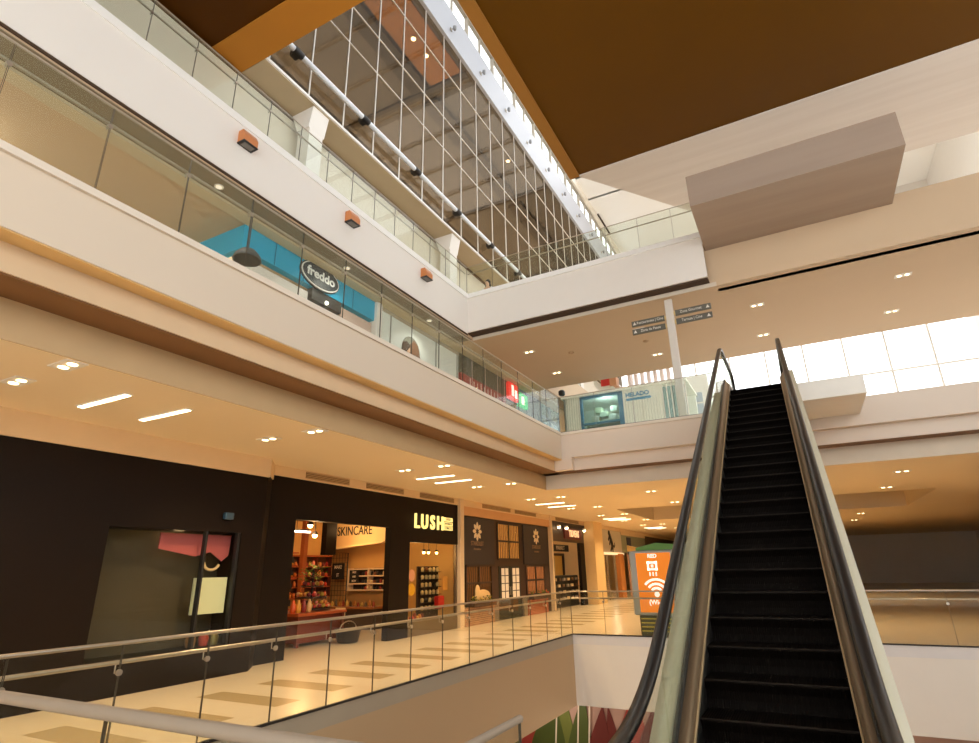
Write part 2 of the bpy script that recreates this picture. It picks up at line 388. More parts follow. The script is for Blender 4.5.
for z in (5.3, 8.9, 10.4, 13.8, 14.6, 18, 21.4, 24.8): b.box(12.04, 12.13, NY, 24, z, z+.1)
o = struct('window_facade_right', b, WHITE); g = MB(); g.box(12.08, 12.09, NY, 24, 5.3, 27.5); obj('pane', g, GSKY, o)  # unseen glazing added so daylight reaches the left fascias
b = MB(); b.box(-16.2, -16, NY, FY, -5.5, 14.0); struct('wall_left', b, mat('warm_back_wall', (190,160,120), .8))
b = MB(); b.box(-10.4, 12.2, 45, 45.2, 18.5, 27.5); b.box(-20, 12.2, FY, FY+.2, -.2, 5.3); struct('wall_front', b, WHITE)
b = MB()
for k in range(10): b.box(-10.4+2.5*k-.06, -10.4+2.5*k+.06, 45, 45.15, 5.3, 18.5)
for z in (5.3, 9.5, 13.8, 18.3): b.box(-10.4, 12.2, 45.02, 45.12, z, z+.12)
o = struct('window_facade_front', b, WHITE); g = MB(); g.box(-10.4, 12.2, 45.06, 45.07, 5.3, 18.5); obj('pane', g, GSKY, o)
# roof: white frame, glazed over the void
b = MB(); b.box(-10.4, 12, 32.4, 45, 27.5, 27.8)
for k in range(16): b.box(-10.3, 12, NY+2.75*k-.08, NY+2.75*k+.08, 27.5, 27.8)
b.box(-10.4, -10.0, NY, 36, 27.5, 27.8)
struct('ceiling_skylight_frame', b, mat('bright_white', (252,250,247), .6, var=.01))
b = MB(); b.box(-10.0, 12, NY, 22, 27.62, 27.64); struct('window_1', b, GTINT)
b = MB(); b.box(-10.0, 12, 22, 32.4, 27.62, 27.64); struct('window_40', b, GSKY)
# tall hall behind the bronze glass: floor, ceiling bays, end walls
b = MB(); b.box(-20, -10.1, 7.2, 40, 14.28, 14.32); struct('floor_hall', b, mat('hall_floor', (232,226,214), .4))
b = MB(); b.box(-20.2, -20, NY, 40.2, 14, 24.4); b.box(-20, -10.05, 40, 40.2, 14, 24.4); struct('wall_hall', b, mat('hall_wall', (150,136,116), .7))
b = MB(); b.box(-20, -10.05, NY, 40, 24.0, 24.4); struct('ceiling_hall', b, mat('hall_ceiling', (166,158,147), .6, var=.06, scale=.4))
b = MB()
for y0 in (-1.4, 8.4, 18.2, 28.0):
    b.box(-13.3, -12.4, y0+.4, y0+9.4, 23.75, 24.0); b.box(-20, -10.05, y0+9.55, y0+9.75, 23.85, 24.0)
struct('beam_hall', b, mat('hall_beam', (120,108,92), .6))
b = MB(); b.box(-12.3, -10.6, 9.0, 17.9, 23.93, 24.0); struct('ceiling_hall_amber', b, mat('amber_ceiling', (255,168,72), .25))  # amber lightened to stand in for bright recess lighting
# white beam, clerestory and band above the bronze glass
b = MB(); b.box(-10.1, -9.85, NY, 45, 23.3, 25.15); struct('beam_white', b, mat('white_beam_paint', (196,198,206), .5, var=.01))
b = MB(); b.box(-10.2, -9.95, NY, 45, 26.85, 27.5); struct('trim_19', b, mat('cream_band', (240,232,218), .6))
b = MB(); b.box(-10.4, -10.1, NY, 45, 25.0, 25.15); struct('trim_20', b, WHITE)
wy = NY; k = 2
while wy < 44:
    w = 2.62
    b = MB(); b.box(-10.22, -10.05, wy, wy+.1, 25.15, 26.85); b.box(-10.2, -10.08, wy+w*.5, wy+w*.5+.05, 25.15, 26.85)
    b.box(-10.22, -10.05, wy+.1, wy+w, 25.15, 25.22); b.box(-10.22, -10.05, wy+.1, wy+w, 26.76, 26.85)
    o = struct('window_%d' % k, b, mat('beige_window_frame', (168,158,142), .6))
    g = MB(); g.box(-10.16, -10.15, wy+.1, wy+w, 25.2, 26.8); p = obj('pane', g, GSKY, o); wy += w; k += 1
# small white wall details at the far end of the atrium
b = MB(); b.box(-9.6, -3.2, 44.2, 45, 19.0, 22.6); struct('beam_far', b, mat('pale_grey_band', (205,206,200), .7))
b = MB(); b.box(-9.93, -9.83, 37.3, 40.5, 27.4, 27.5); struct('trim_21', b, mat('dark_track', (70,56,44), .6))
# landing platform of the upper floor, boxed in taupe panels
b = MB(); b.box(-1.15, 3.4, 13.3, 16.2, 10.25, 10.5); b.box(-1.15, 3.4, 13.3, 13.42, 10.5, 11.15); b.box(-1.15, -1.05, 13.42, YV, 10.5, 11.15); b.box(3.3, 3.4, 13.42, 15.3, 10.5, 11.15)
struct('floor_upper_landing', b, TAUPE)
b = MB(); b.box(-1.0, 12, 16.0, 16.2, 9.1, 10.25); struct('trim_22', b, WHITE)

# ================================================================== GLASS RAILINGS
def railing(name, label, ax, fixed, a, b_, zb, zt, m, joint0=0.0, w=.92, cap=True, hand=None, capmat=STEEL, capr=.018, brk=True, side=-1):
    """ax 'y' runs along y at x=fixed; ax 'x' runs along x at y=fixed"""
    mid = ((fixed, (a+b_)/2, zb) if ax == 'y' else ((a+b_)/2, fixed, zb))
    t = thing(name, label, 'railing', mid)
    def bx(mb, u0, u1, v0, v1, z0, z1, mi=0):
        return mb.box(v0, v1, u0, u1, z0, z1, mi) if ax == 'y' else mb.box(u0, u1, v0, v1, z0, z1, mi)
    js = [a]; u = joint0
    while u < b_-.2:
        if u > a+.2: js.append(u)
        u += w
    js.append(b_)
    for i in range(len(js)-1):
        u0, u1 = js[i]+.001, js[i+1]-.001
        mb = MB(); bx(mb, u0+.006, u1-.006, fixed-.006, fixed+.006, zb, zt)
        bx(mb, u0+.003, u0+.006, fixed-.006, fixed+.006, zb, zt, 1); bx(mb, u1-.006, u1-.003, fixed-.006, fixed+.006, zb, zt, 1)
        obj('glass_panel', mb, [m, GEDGE], t)
    mb = MB(); bx(mb, a, b_, fixed-.02, fixed+.02, zb-.01, zb+.018); obj('base_channel', mb, BLACKM, t)
    def P(u, v, z): return (v, u, z) if ax == 'y' else (u, v, z)
    if cap:
        mb = MB(); mb.tube([P(a, fixed, zt), P(b_, fixed, zt)], capr, 8); obj('top_rail', mb, capmat, t)
    if hand:
        hv = fixed + side*.07
        mb = MB(); mb.tube([P(a, hv, hand), P(b_, hv, hand)], .02, 10); obj('handrail', mb, STEEL, t)
        if brk:
            for j in js[1:-1:1]:
                mb = MB(); mb.tube([P(j, fixed, hand-.08), P(j, hv, hand-.09), P(j, hv, hand-.01)], .007, 6)
                mb.lathe([(.028,-.012),(.028,.012)], P(j, fixed, hand-.08), 10, ax='x' if ax == 'y' else 'y')
                obj('bracket', mb, STEEL, t)
    return t
railing('glass_railing', 'long glass railing with steel handrail along the ground gallery edge, before the shops', 'y', XV, NY, YV, .03, 1.07, GL1, 5.40-.92*12, hand=.9)
railing('glass_railing', 'glass railing along the far edge of the void, in front of the orange totem', 'x', YV, XV, 5.0, .03, 1.07, GL1, XV+.9, w=1.8, hand=.9, side=1)
railing('glass_railing', 'nearest glass railing with a wide pale cap at the bottom left corner', 'x', 1.82, XV, -1.17, .0, 1.05, GL1, -3.0, w=1.25, capmat=CAPW, capr=.032)
railing('glass_railing', 'short glass railing return with a pale cap, low in the middle beside the escalator', 'y', -1.19, 1.86, 2.47, .0, 1.05, GL1, 9, capmat=CAPW, capr=.016)
railing('glass_railing', 'glass railing along the middle gallery in front of the turquoise shop', 'y', XV, NY, YV, 5.38, 6.45, GL3, 5.2-.92*12, capr=.014, hand=6.28)
railing('glass_railing', 'glass railing along the middle bridge behind the direction sign pole', 'x', YV, XV, -1.25, 5.38, 6.45, GL3, XV+1.1, w=1.1, capr=.014)
railing('glass_railing', 'glass railing on the white kerb of the top gallery above the orange wall lamps', 'y', -8.9, NY, YV, 10.66, 11.72, GL3, 5.78-.91*12, w=.91, capr=.014, hand=11.5)
railing('glass_railing', 'glass railing along the top bridge below the brown soffit corner', 'x', YV, -8.9, -1.17, 10.64, 11.72, GL3, -8.9+1.0, w=1.0, capr=.014, hand=11.48, side=1, brk=False)

# ================================================================== CURTAIN WALL
t = thing('curtain_wall', 'tall bronze tinted glass wall with thin white mullions over the top gallery', 'glass wall', (-10, 17, 14.04))
b = MB(); b.box(-10.01, -10.0, 7.16, 40, 14.04, 23.3); obj('glazing', b, GWALL, t)
y = 8.63-1.365
while y < 40:
    b = MB(); b.box(-10.03, -9.975, y-.016, y+.016, 14.04, 23.3); obj('mullion', b, MULW, t); y += 1.365
for z, r in ((14.06, .04), (17.43, .014), (18.98, .014), (21.5, .014)):
    b = MB(); b.box(-10.028, -9.97, 7.17, 40, z-r, z+r); obj('transom', b, MULW, t)
t = thing('white_pipe', 'thick white pipe held by black clamps across the bronze glass wall', 'pipe', (-9.78, 20, 14.86))
b = MB(); b.tube([(-9.78, 7.2, 14.86), (-9.78, 39.5, 14.86)], .083, 14); obj('pipe', b, mat('white_pipe_paint', (232,238,246), .35), t)
for k in range(12):
    y = 7.95+2.76*k
    b = MB(); b.lathe([(.1,-.15),(.106,-.14),(.106,.14),(.1,.15)], (-9.78, y, 14.86), 12, ax='y'); b.box(-9.98, -9.78, y-.1, y+.1, 14.78, 14.94)
    obj('clamp', b, BLACKM, t)
proto = thing('spotlight', '', 'spotlight', (0,0,0), 'spotlights on the white beam')
b = MB(); b.box(0, .04, -.07, .07, -.07, .07); obj('base_plate', b, STEEL, proto)
b = MB(); b.tube([(.04,0,0),(.16,0,0)], .018, 8); obj('arm', b, STEEL, proto)
b = MB(); b.lathe([(.05,-.12),(.07,-.1),(.08,.08),(.06,.1)], (.2,0,-.02), 12); obj('lamp_head', b, mat('grey_lamp', (150,150,150), .4), proto)
for k in range(9):
    y = 15.78+2.66*k
    l = 'small grey spotlight on the white beam under the clerestory, %s from the left' % ORD[k]
    if k == 0: proto.location = (-9.85, y, 23.95); proto['label'] = l
    else: dup(proto, (-9.85, y, 23.95), l)
for k, (x, y) in enumerate(((-11.49,15.3),(-11.49,16.3),(-11.4,24.5))):
    t = thing('ceiling_lamp', 'small round lamp in the ceiling behind the bronze glass, %s from the left' % ORD[k], 'ceiling light', (x,y,23.9), 'lamps behind the bronze glass')
    b = MB(); b.lathe([(.14,-.06),(.14,0.0)], (x,y,23.92), 14); obj('trim_ring', b, WHITE, t)
    b = MB(); b.lathe([(.1,-.075),(.1,-.06)], (x,y,23.92), 14); obj('lamp', b, emit('hall_lamp_light', (255,220,160), 30), t)

# ================================================================== ORANGE WALL LAMPS on the upper fascia
proto = thing('wall_lamp', '', 'wall lamp', (0,0,0), 'orange lamps on the upper fascia')
b = MB()
b.prism([(-.001,.15),(-.001,-.14),(.21,-.14),(.21,.02),(.14,.15)], 'y', -.165, .165); obj('housing', b, ORANGE, proto)
b = MB(); b.box(.0,.22,-.175,.175,-.165,-.14); obj('rim', b, BLACKM, proto)
b = MB(); b.box(.04,.18,-.12,.12,-.171,-.165); obj('lens', b, mat('lamp_lens', (120,116,110), .2), proto)
for k, (y, w) in enumerate(((6.16,'nearest the upper left edge'),(9.38,'above the oval shop sign'),(12.72,'closest to the bridge corner'))):
    l = 'orange box lamp on the white upper fascia, ' + w
    if k == 0: proto.location = (-8.88, y, 10.16); proto['label'] = l
    else: dup(proto, (-8.88, y, 10.16), l)

# ================================================================== ESCALATOR (ground to middle level)
SL = math.tan(math.radians(30)); Y0 = 3.84
nz = lambda y: SL*(y-Y0)
ES = thing('escalator', 'steep dark escalator rising to the middle floor with black handrails and glass sides', 'escalator', (-.4, Y0, 0))
SM = step_mat(); NOSE = mat('step_nose', (30,21,13), .55, spec=.15)
b = MB()
prof = [(0,0),(.40,0),(.40,-.02),(.03,-.02),(.03,-.03),(.055,-.08),(.06,-.14),(.045,-.2),(.02,-.24),(-.0,-.24),(.025,-.19),(.04,-.14),(.035,-.08),(.008,-.03),(0,-.02)]
b.prism(prof, 'x', -.9, .1); nb = MB(); nb.bbox(-.9, .1, -.005, .025, -.01, .002, .003)
first_step = None
for n in range(27):
    y, z = Y0+.3464*n, .2*n
    if first_step is None:
        s0 = obj('step', MB().add([(p[0], p[1]+Y0, p[2]) for p in b.v], b.f), SM, ES)
        e0 = obj('nosing', MB().add([(p[0], p[1]+Y0, p[2]) for p in nb.v], nb.f), NOSE, ES); e0.parent = s0
        first_step = s0
    else:
        s = s0.copy(); C.objects.link(s); s.location = (0, y-Y0, z)
        e = e0.copy(); C.objects.link(e); e.parent = s
b = MB(); b.box(-.9, .1, 2.3, Y0-.02, -.02, .004); obj('comb_plate', b, mat('ribbed_plate', (140,132,120), .4, metal=.6), ES)
b = MB(); b.box(-.9, .1, Y0+.3464*27+.02, 14.6, 5.27, 5.304); obj('comb_plate', b, MATS['ribbed_plate'], ES)
def railpath(off, y_end):
    """level at the foot, a smooth bend into the slope, level again at the head"""
    pts = []
    lo = .82+off; hi = 6.30+off
    f = lambda y: nz(y)+.975+off
    y1 = (lo-.975-off)/SL+Y0; y2 = (hi-.975-off)/SL+Y0
    for i in range(6): pts.append((2.75+(y1-.65-2.75)*i/6, lo))
    for i in range(9):
        u = i/8; pts.append((y1-.65+1.3*u, lo+SL*.65*u*u))
    n = 10
    ya, yb = y1+.65, y2-.35
    for i in range(1, n): pts.append((ya+(yb-ya)*i/n, f(ya+(yb-ya)*i/n)))
    for i in range(9):
        u = i/8; y = y2-.35+.7*u; pts.append((y, hi-SL*.35*(1-u)*(1-u)))
    for i in range(1, 7): pts.append((y2+.35+(y_end-y2-.35)*i/6, hi))
    return pts
DECK = mat('inner_deck_metal', (134,112,88), .4, metal=.5, var=.03); SKIRTL = mat('skirt_edge', (196,168,128), .4, metal=.4)
ODECK = mat('outer_deck_metal', (206,200,176), .4, var=.03); TRUSS = mat('truss_cladding', (190,180,164), .5)
for sgn, gx in ((-1, -.985), (1, .185)):
    pts = railpath(0, 15.1)
    # newel arcs
    r = .36
    a0 = [(2.75-r*math.sin(a), .82-r+r*math.cos(a)) for a in [PI*i/10 for i in range(10,0,-1)]]
    a1 = [(15.1+r*math.sin(a), 6.30-r+r*math.cos(a)) for a in [PI*i/10 for i in range(1,11)]]
    path = a0+pts+a1
    hp = [(-.042,-.02),(-.03,-.034),(-.012,-.036),(-.012,-.012),(.012,-.012),(.012,-.036),(.03,-.034),(.042,-.02),(.042,.0),(.03,.018),(.0,.024),(-.03,.018),(-.042,.0)]
    b = MB(); b.sweep(path, [(gx+x, n) for x, n in hp]); obj('handrail', b, RUBBER, ES)
    # glass panels along the path
    inner = railpath(-.04, 15.1); low = [(y, min(max(nz(y)+.19, .19), 5.3+.19)) for y, z in inner]
    bk = [0, 5, 14, 17, 20, 23, 32, len(inner)-1]
    for i in range(len(bk)-1):
        i0, i1 = bk[i], bk[i+1]; poly = [low[k] for k in range(i0, i1+1)]+[inner[k] for k in range(i1, i0-1, -1)]
        b = MB(); b.prism(poly, 'x', gx-.006, gx+.006); obj('glass_balustrade', b, GL1 if False else glass('escalator_glass', (250,251,244), base=.02, gain=.25, haze=.06, hazecol=(190,196,178)), ES)
    ins = -sgn            # direction towards the steps
    base = [(2.2,0),(Y0-.15,0),(Y0+.25, nz(Y0+.25)+.02),(13.0, nz(13.0)-.0),(13.4,5.3),(14.9,5.3)]
    sx = -.9 if sgn < 0 else .1
    b = MB(); b.sweep(base, [(gx+ins*.012,.205),(gx+ins*.012,.16),(sx,.06),(sx,.10)]); obj('inner_deck', b, DECK, ES)
    b = MB(); b.sweep(base, [(sx,.10),(sx,.06),(sx+ins*.012,.06),(sx+ins*.012,.10)]); obj('skirt_edge', b, SKIRTL, ES)
    b = MB(); b.sweep(base, [(sx-ins*.004,.062),(sx-ins*.004,-.25),(sx-ins*.012,-.25),(sx-ins*.012,.062)]); obj('skirt_panel', b, BLACKM, ES)
    b = MB(); b.sweep(base, [(gx-.016,.225),(gx-.016,.17),(gx+.016,.17),(gx+.016,.225)]); obj('glass_gasket', b, BLACKM, ES)
    b = MB(); b.sweep(base, [(gx-ins*.014,.205),(gx-ins*.014,.165),(gx-ins*.165,.165),(gx-ins*.165,.205)]); obj('outer_deck', b, ODECK, ES)
    b = MB(); b.sweep([(3.5,0)]+base[2:], [(gx-ins*.165,.165),(gx-ins*.165,-.75),(gx-ins*.155,-.75),(gx-ins*.155,.165)]); obj('side_cladding', b, TRUSS, ES)
b = MB(); b.sweep([(3.5,0)]+base[2:], [(-1.145,-.75),(-1.145,-.77),(.38,-.77),(.38,-.75)]); obj('soffit_panel', b, TRUSS, ES)

# ================================================================== DIRECTION SIGN
t = thing('direction_sign', 'tall pale pole with four grey direction blades standing on the middle bridge', 'sign', (-2.4, 16, 5.3))
b = MB(); b.bbox(-2.51, -2.29, 15.94, 16.06, 5.3, 9.1, .02); obj('pole', b, mat('pale_pole', (216,208,198), .4), t)
b = MB(); b.bbox(-2.55, -2.25, 15.9, 16.1, 5.3, 5.34); obj('foot_plate', b, STEEL, t)
BL = mat('grey_sign_blade', (98,94,84), .5); TX = mat('pale_lettering', (232,226,214), .5)
for x0, x1, z, s, al in ((-3.53,-2.56,8.55,'Restaurantes | Cine',-1),(-3.53,-2.56,8.29,'Zona de Paseo',-1),(-2.24,-1.25,8.63,'Zona Gourmet',1),(-2.24,-1.25,8.36,'Terraza | Cine',1)):
    b = MB(); b.bbox(x0, x1, 15.97, 16.03, z-.085, z+.085, .006); bl = obj('sign_blade', b, BL, t)
    c = (x0+x1)/2-al*.06
    text('lettering', s, .115, TX, (c, 15.965, z), 'y', bl, .003, sx=.85)
    ax = x1-.09 if al > 0 else x0+.09
    b = MB(); b.prism([(ax-.05,z-.045),(ax+.05,z-.045),(ax,z+.05)], 'y', 15.962, 15.968); obj('arrow', b, TX, bl)
    hx = x0 if al > 0 else x1
    b = MB(); b.box(hx-.05, hx+.05, 15.98, 16.02, z-.05, z+.05); obj('clamp', b, mat('brass_clamp', (214,190,130), .4, metal=.4), bl)

# ================================================================== INFORMATION TOTEM
t = thing('information_totem', 'orange panel totem with a white wireless symbol and green top behind the void railing', 'totem', (-3.65, 15.95, 0))
GREYF = mat('totem_grey', (176,178,172), .4)
b = MB(); b.bbox(-4.24, -3.05, 15.78, 16.12, .48, 2.06, .03); obj('body', b, GREYF, t)
b = MB(); b.bbox(-4.12, -3.1, 15.82, 16.1, 0, .48, .02); bs = obj('base', b, mat('olive_base', (92,90,60), .5), t)
for k in range(4):
    b = MB(); b.box(-4.08, -3.14, 15.81, 15.822, .1+.095*k, .125+.095*k); obj('yellow_stripe', b, mat('yellow_paint', (206,190,70), .5), bs)
b = MB(); b.prism([(-4.24,2.06),(-3.05,2.06),(-3.05,2.19),(-3.5,2.24),(-4.05,2.12)], 'y', 15.76, 16.13); obj('green_cap', b, mat('leaf_green', (92,140,62), .5), t)
b = MB(); b.prism([(-4.26,2.04),(-4.03,2.06),(-4.05,2.14),(-4.26,2.2)], 'y', 15.755, 16.0); obj('orange_corner', b, mat('orange_corner', (226,160,60), .5), t)
b = MB(); b.box(-4.06, -3.17, 15.765, 15.785, .55, 1.99); pn = obj('orange_panel', b, emit('orange_backlit', (228,126,22), .55), t)
WH = emit('white_backlit', (255,246,232), .75)
text('lettering', 'RED', .13, WH, (-3.63, 15.76, 1.91), 'y', pn, .003, .004)
text('lettering', '(Wi-Fi)', .15, WH, (-3.6, 15.76, .79), 'y', pn, .003, .004)
b = MB()
cx, cz = -3.6, .98
b.lathe([(.065,0),(.065,.006)], (cx, 15.758, cz), 16, ax='y')
for r in (.15,.25,.36):
    A = [PI*(.22+.56*i/12) for i in range(13)]
    b.prism([(cx+(r+.028)*math.cos(a), cz+(r+.028)*math.sin(a)) for a in A]+[(cx+(r-.028)*math.cos(a), cz+(r-.028)*math.sin(a)) for a in reversed(A)], 'y', 15.758, 15.765)
obj('wireless_symbol', b, WH, pn)
b = MB()
for x0, x1, z0, z1 in ((-3.78,-3.52,1.72,1.78),(-3.78,-3.73,1.56,1.78),(-3.57,-3.52,1.56,1.78),(-3.78,-3.52,1.56,1.61),(-3.68,-3.62,1.63,1.7),(-3.74,-3.71,1.42,1.52),(-3.66,-3.63,1.42,1.52),(-3.58,-3.55,1.42,1.52)):
    b.box(x0, x1, 15.758, 15.765, z0, z1)
obj('router_symbol', b, WH, pn)

# ================================================================== GROUND SHOPS
WX = -9.8
# --- bulkhead and pillars
b = MB(); b.box(-9.95, -9.76, 8.6, 60, 3.66, 3.87); b.box(-9.95, -9.3, NY, 8.1, 3.5, 3.87); b.prism([(-9.3,8.1),(-9.76,8.6),(-9.95,8.6),(-9.95,8.1)], 'z', 3.56, 3.87)
struct('trim_23', b, mat('bulkhead_paint', (226,198,158), .6))
for i, (y0, y1, x1, m_) in enumerate(((16.2,16.44,-9.70,'pillar_paint'),(23.86,24.02,-9.70,'pillar_paint'),(28.4,29.8,-9.28,'pillar_warm'))):
    b = MB(); b.box(-9.95, x1, y0, y1, 0, 3.87); struct('column_shop' if not i else 'column_shop.%03d' % i, b, mat(m_, (222,198,164) if i < 2 else (232,200,146), .6))
# --- soap shop
t = thing('shopfront', 'black soap shop front with a wide open doorway and a lit letter sign', 'shopfront', (-9.8, 11, 0))
b = MB(); b.box(-9.98, WX, 8.6, 16.2, 2.79, 3.66); b.box(-9.98, WX, 13.62, 16.2, 2.44, 2.79); obj('header_panel', b, BLACKP, t)
b = MB(); b.box(-9.98, WX, 8.6, 9.36, 0, 2.79); obj('pillar', b, BLACKP, t)
b = MB(); b.box(-9.98, WX, 12.74, 13.62, 0, 2.79); obj('pillar', b, BLACKP, t)
b = MB(); b.box(-9.98, -9.35, 7.62, 8.1, 0, 3.5); b.box(-9.98, -9.35, NY, 5.2, 0, 3.5); b.box(-9.98, -9.35, 5.2, 7.62, 2.4, 3.5); b.box(-9.98, -9.35, 5.2, 7.62, 0, .5)
b.prism([(-9.35,8.1),(-9.8,8.6),(-9.98,8.6),(-9.98,8.1)], 'z', 0, 3.56); obj('left_wall', b, BLACKP, t)
b = MB(); b.box(-9.45, -9.43, 5.22, 7.6, .5, 2.4); obj('display_window', b, GSHOP, t)
b = MB(); b.box(-9.47, -9.38, 6.9, 6.94, .5, 2.4); b.box(-9.47, -9.38, 7.57, 7.62, .5, 2.4); obj('window_frame', b, BLACKM, t)
b = MB(); b.box(-9.86, -9.84, 13.64, 16.18, .35, 2.44); obj('display_window', b, GSHOP, t)
b = MB(); b.box(-9.9, -9.81, 13.62, 16.2, 0.0, .36); b.box(-9.9, -9.82, 16.12, 16.2, .36, 2.44); obj('window_sill', b, mat('sill_metal', (120,104,80), .4, metal=.4), t)
# shop room
b = MB(); b.box(-15.2, -15, NY, 16.4, 0, 3.6); b.box(-15, -9.98, 16.22, 16.4, 0, 3.6); b.box(-15, -9.98, 8.0, 8.1, 0, 3.6); struct('wall_shop', b, mat('ochre_wall', (206,160,92), .7))
b = MB(); b.box(-15, -9.98, 8.1, 16.22, 3.35, 3.45); struct('ceiling_shop', b, mat('dark_shop_ceiling', (74,52,34), .7))
b = MB(); b.box(-13.4, -13.2, 13.92, 14.38, 2.2, 3.35); struct('column_soap_shop', b, BLACKP)
t = thing('shop_sign', 'cream lit letter sign reading LUSH on the black shop front', 'sign', (-9.8, 14.8, 2.8))
yy = 13.72
for ch, w in (('L',.36),('U',.42),('S',.42),('H',.42)):
    text('letter', ch, .56, SIGNLED, (-9.77, yy+w/2, 3.01), 'x', t, .02, .012, sx=.92 if ch != 'L' else .95); yy += w
for z, s in ((3.165,'FRESH'),(3.03,'HANDMADE'),(2.9,'COSMETICS')):
    b = MB(); b.box(-9.795, -9.765, 15.31, 15.84, z-.055, z+.055); ln = obj('lit_bar', b, SIGNLED, t)
    text('lettering', s, .10, BLACKM, (-9.762, 15.575, z), 'x', ln, .002, .001, sx=.82 if len(s) > 5 else 1.1)
# left display window
t = tag(obj('poster', MB().box(-9.56, -9.52, 6.9, 7.56, 1.02, 1.62), mat('pale_green_poster', (226,234,206), .5)), 'pale green and pink poster standing in the black side window', 'poster')
b = MB(); b.prism([(6.2,2.36),(7.6,2.36),(7.58,2.0),(7.45,1.9),(7.2,2.06),(6.9,1.98),(6.2,2.1)], 'x', -9.62, -9.6); tag(obj('pink_banner', b, mat('rose_cloth', (190,96,104), .7)), 'rose coloured cloth hanging in the black side window', 'banner')
b = MB(); b.tube([(-9.6, 7.25+.16*math.cos(a), 1.88+.13*math.sin(a)) for a in [PI*(1+.9*i/12) for i in range(13)]], .025, 8); tag(obj('cream_hook', b, mat('cream_paint', (220,196,160), .5)), 'curved cream ornament hanging below the rose cloth in the side window', 'ornament')
b = MB(); b.bbox(-9.34, -9.25, 7.15, 7.33, 2.62, 2.74, .01); tag(obj('wall_camera', b, mat('blue_grey_plastic', (44,70,88), .4)), 'small blue grey box lamp on the black wall above the side window', 'lamp')
b = MB(); b.box(-9.98, -9.9, 5.2, 7.62, .5, 2.4); struct('wall_window_back', b, mat('dark_backing', (74,66,50), .7))
for k, (y, c) in enumerate(((7.05,(150,110,70)),(7.3,(170,60,50)),(7.5,(120,110,60)))):
    b = MB(); b.lathe([(.07,0),(.09,.12),(.05,.2),(.03,.22)], (-9.62, y, .5), 12); tag(obj('gift_jar', b, mat('jar_%d' % k, c, .4)), 'small %s jar at the foot of the black side window' % ('brown','red','olive')[k], 'jar', 'jars in the side window')
# --- inside the soap shop
t = thing('header_board', 'cream board with dark lettering high at the back of the soap shop', 'sign', (-13.6, 15.9, 2.45))
b = MB(); b.prism([(-14.9,2.45),(-12.3,2.62),(-12.3,3.32),(-14.9,3.32)], 'y', 15.85, 15.95); bd = obj('board', b, mat('cream_board', (238,206,150), .6), t)
text('lettering', 'SKINCARE', .42, BLACKM, (-13.75, 15.84, 3.02), 'y', bd, .004, .004, sx=.8)
b = MB(); b.prism([(-14.95,2.40),(-12.3,2.58),(-12.3,2.64),(-14.95,2.47)], 'y', 15.6, 15.86); obj('ledge', b, mat('cream_ledge', (244,216,160), .5), t)
t = thing('wall_shelf', 'white shelf unit with dark jars at the back of the soap shop', 'shelf', (-13.15, 16.0, 1.09))
WS = mat('shelf_white', (232,206,166), .5)
b = MB(); b.box(-14.0, -12.25, 16.16, 16.2, 1.09, 1.8); obj('back_panel', b, mat('shelf_back', (60,42,28), .7), t)
for x in (-14.0, -13.14, -12.29):
    b = MB(); b.box(x, x+.05, 15.9, 16.16, 1.09, 1.8); obj('upright', b, WS, t)
for z in (1.09, 1.29, 1.53, 1.75):
    b = MB(); b.box(-13.95 if z != 1.53 else -13.5, -12.29, 15.9, 16.16, z, z+.04); obj('shelf_board', b, WS, t)
k = 0
jarcol = [mat('black_jar', (30,26,24), .35), mat('amber_jar', (128,72,28), .35), mat('cream_jar', (214,184,130), .4), mat('red_tin', (150,44,30), .4)]
for z in (1.13, 1.33, 1.57):
    for x in [-13.4+.125*i for i in range(9)]:
        if abs(x+13.12) < .07: continue
        b = MB(); h = random.uniform(.09,.14); b.lathe([(.035,0),(.04,.01),(.04,h*.8),(.03,h*.85),(.03,h)], (x, 16.0, z), 10)
        tag(obj('shelf_jar', b, jarcol[(k*7) % 4 if k % 3 else 0]), 'small jar on the white shelf unit in the soap shop', 'jar', 'jars on the white shelf'); k += 1
def chalk(nm, label, x0, x1, y, z0, z1, lines):
    t = thing(nm, label, 'sign', ((x0+x1)/2, y, z0))
    b = MB(); b.box(x0, x1, y, y+.02, z0, z1); f = obj('board', b, mat('chalk_black', (30,24,20), .7), t)
    n = len(lines)
    for i, s in enumerate(lines): text('lettering', s, (z1-z0)/n*.62, mat('chalk_white', (236,222,196), .8), ((x0+x1)/2, y-.004, z1-(i+.5)*(z1-z0)/n), 'y', f, .002, .002, sx=.8)
    return t
chalk('chalkboard', 'black chalkboard with white writing hanging on the wire grid in the soap shop', -14.6, -14.06, 15.78, 1.46, 1.98, ['MAKE','IT'])
chalk('chalkboard', 'black chalk panel inside the white shelf unit of the soap shop', -13.94, -13.52, 15.93, 1.33, 1.74, ['FACE','AND','BODY'])
t = thing('wire_grid', 'dark wire grid rack behind the chalkboard in the soap shop', 'rack', (-14.4, 15.9, 0))
b = MB(); b.tube([(-14.88,15.85,0),(-14.88,15.85,2.35),(-13.98,15.85,2.3),(-13.98,15.85,0)], .018, 6); obj('frame', b, BLACKM, t)
b = MB()
for i in range(1,7): b.tube([(-14.88+.13*i,15.85,.7),(-14.88+.13*i,15.85,2.3)], .006, 5)
for i in range(10): b.tube([(-14.88,15.85,.8+.15*i),(-13.98,15.85,.8+.15*i)], .006, 5)
obj('wire_mesh', b, BLACKM, t)
t = thing('counter', 'dark wooden counter with a paper notice below the white shelf unit', 'counter', (-13.4, 15.4, 0))
b = MB(); b.bbox(-14.6, -12.2, 15.1, 15.7, 0, .58, .01); obj('body', b, mat('dark_counter_wood', (62,38,22), .5), t)
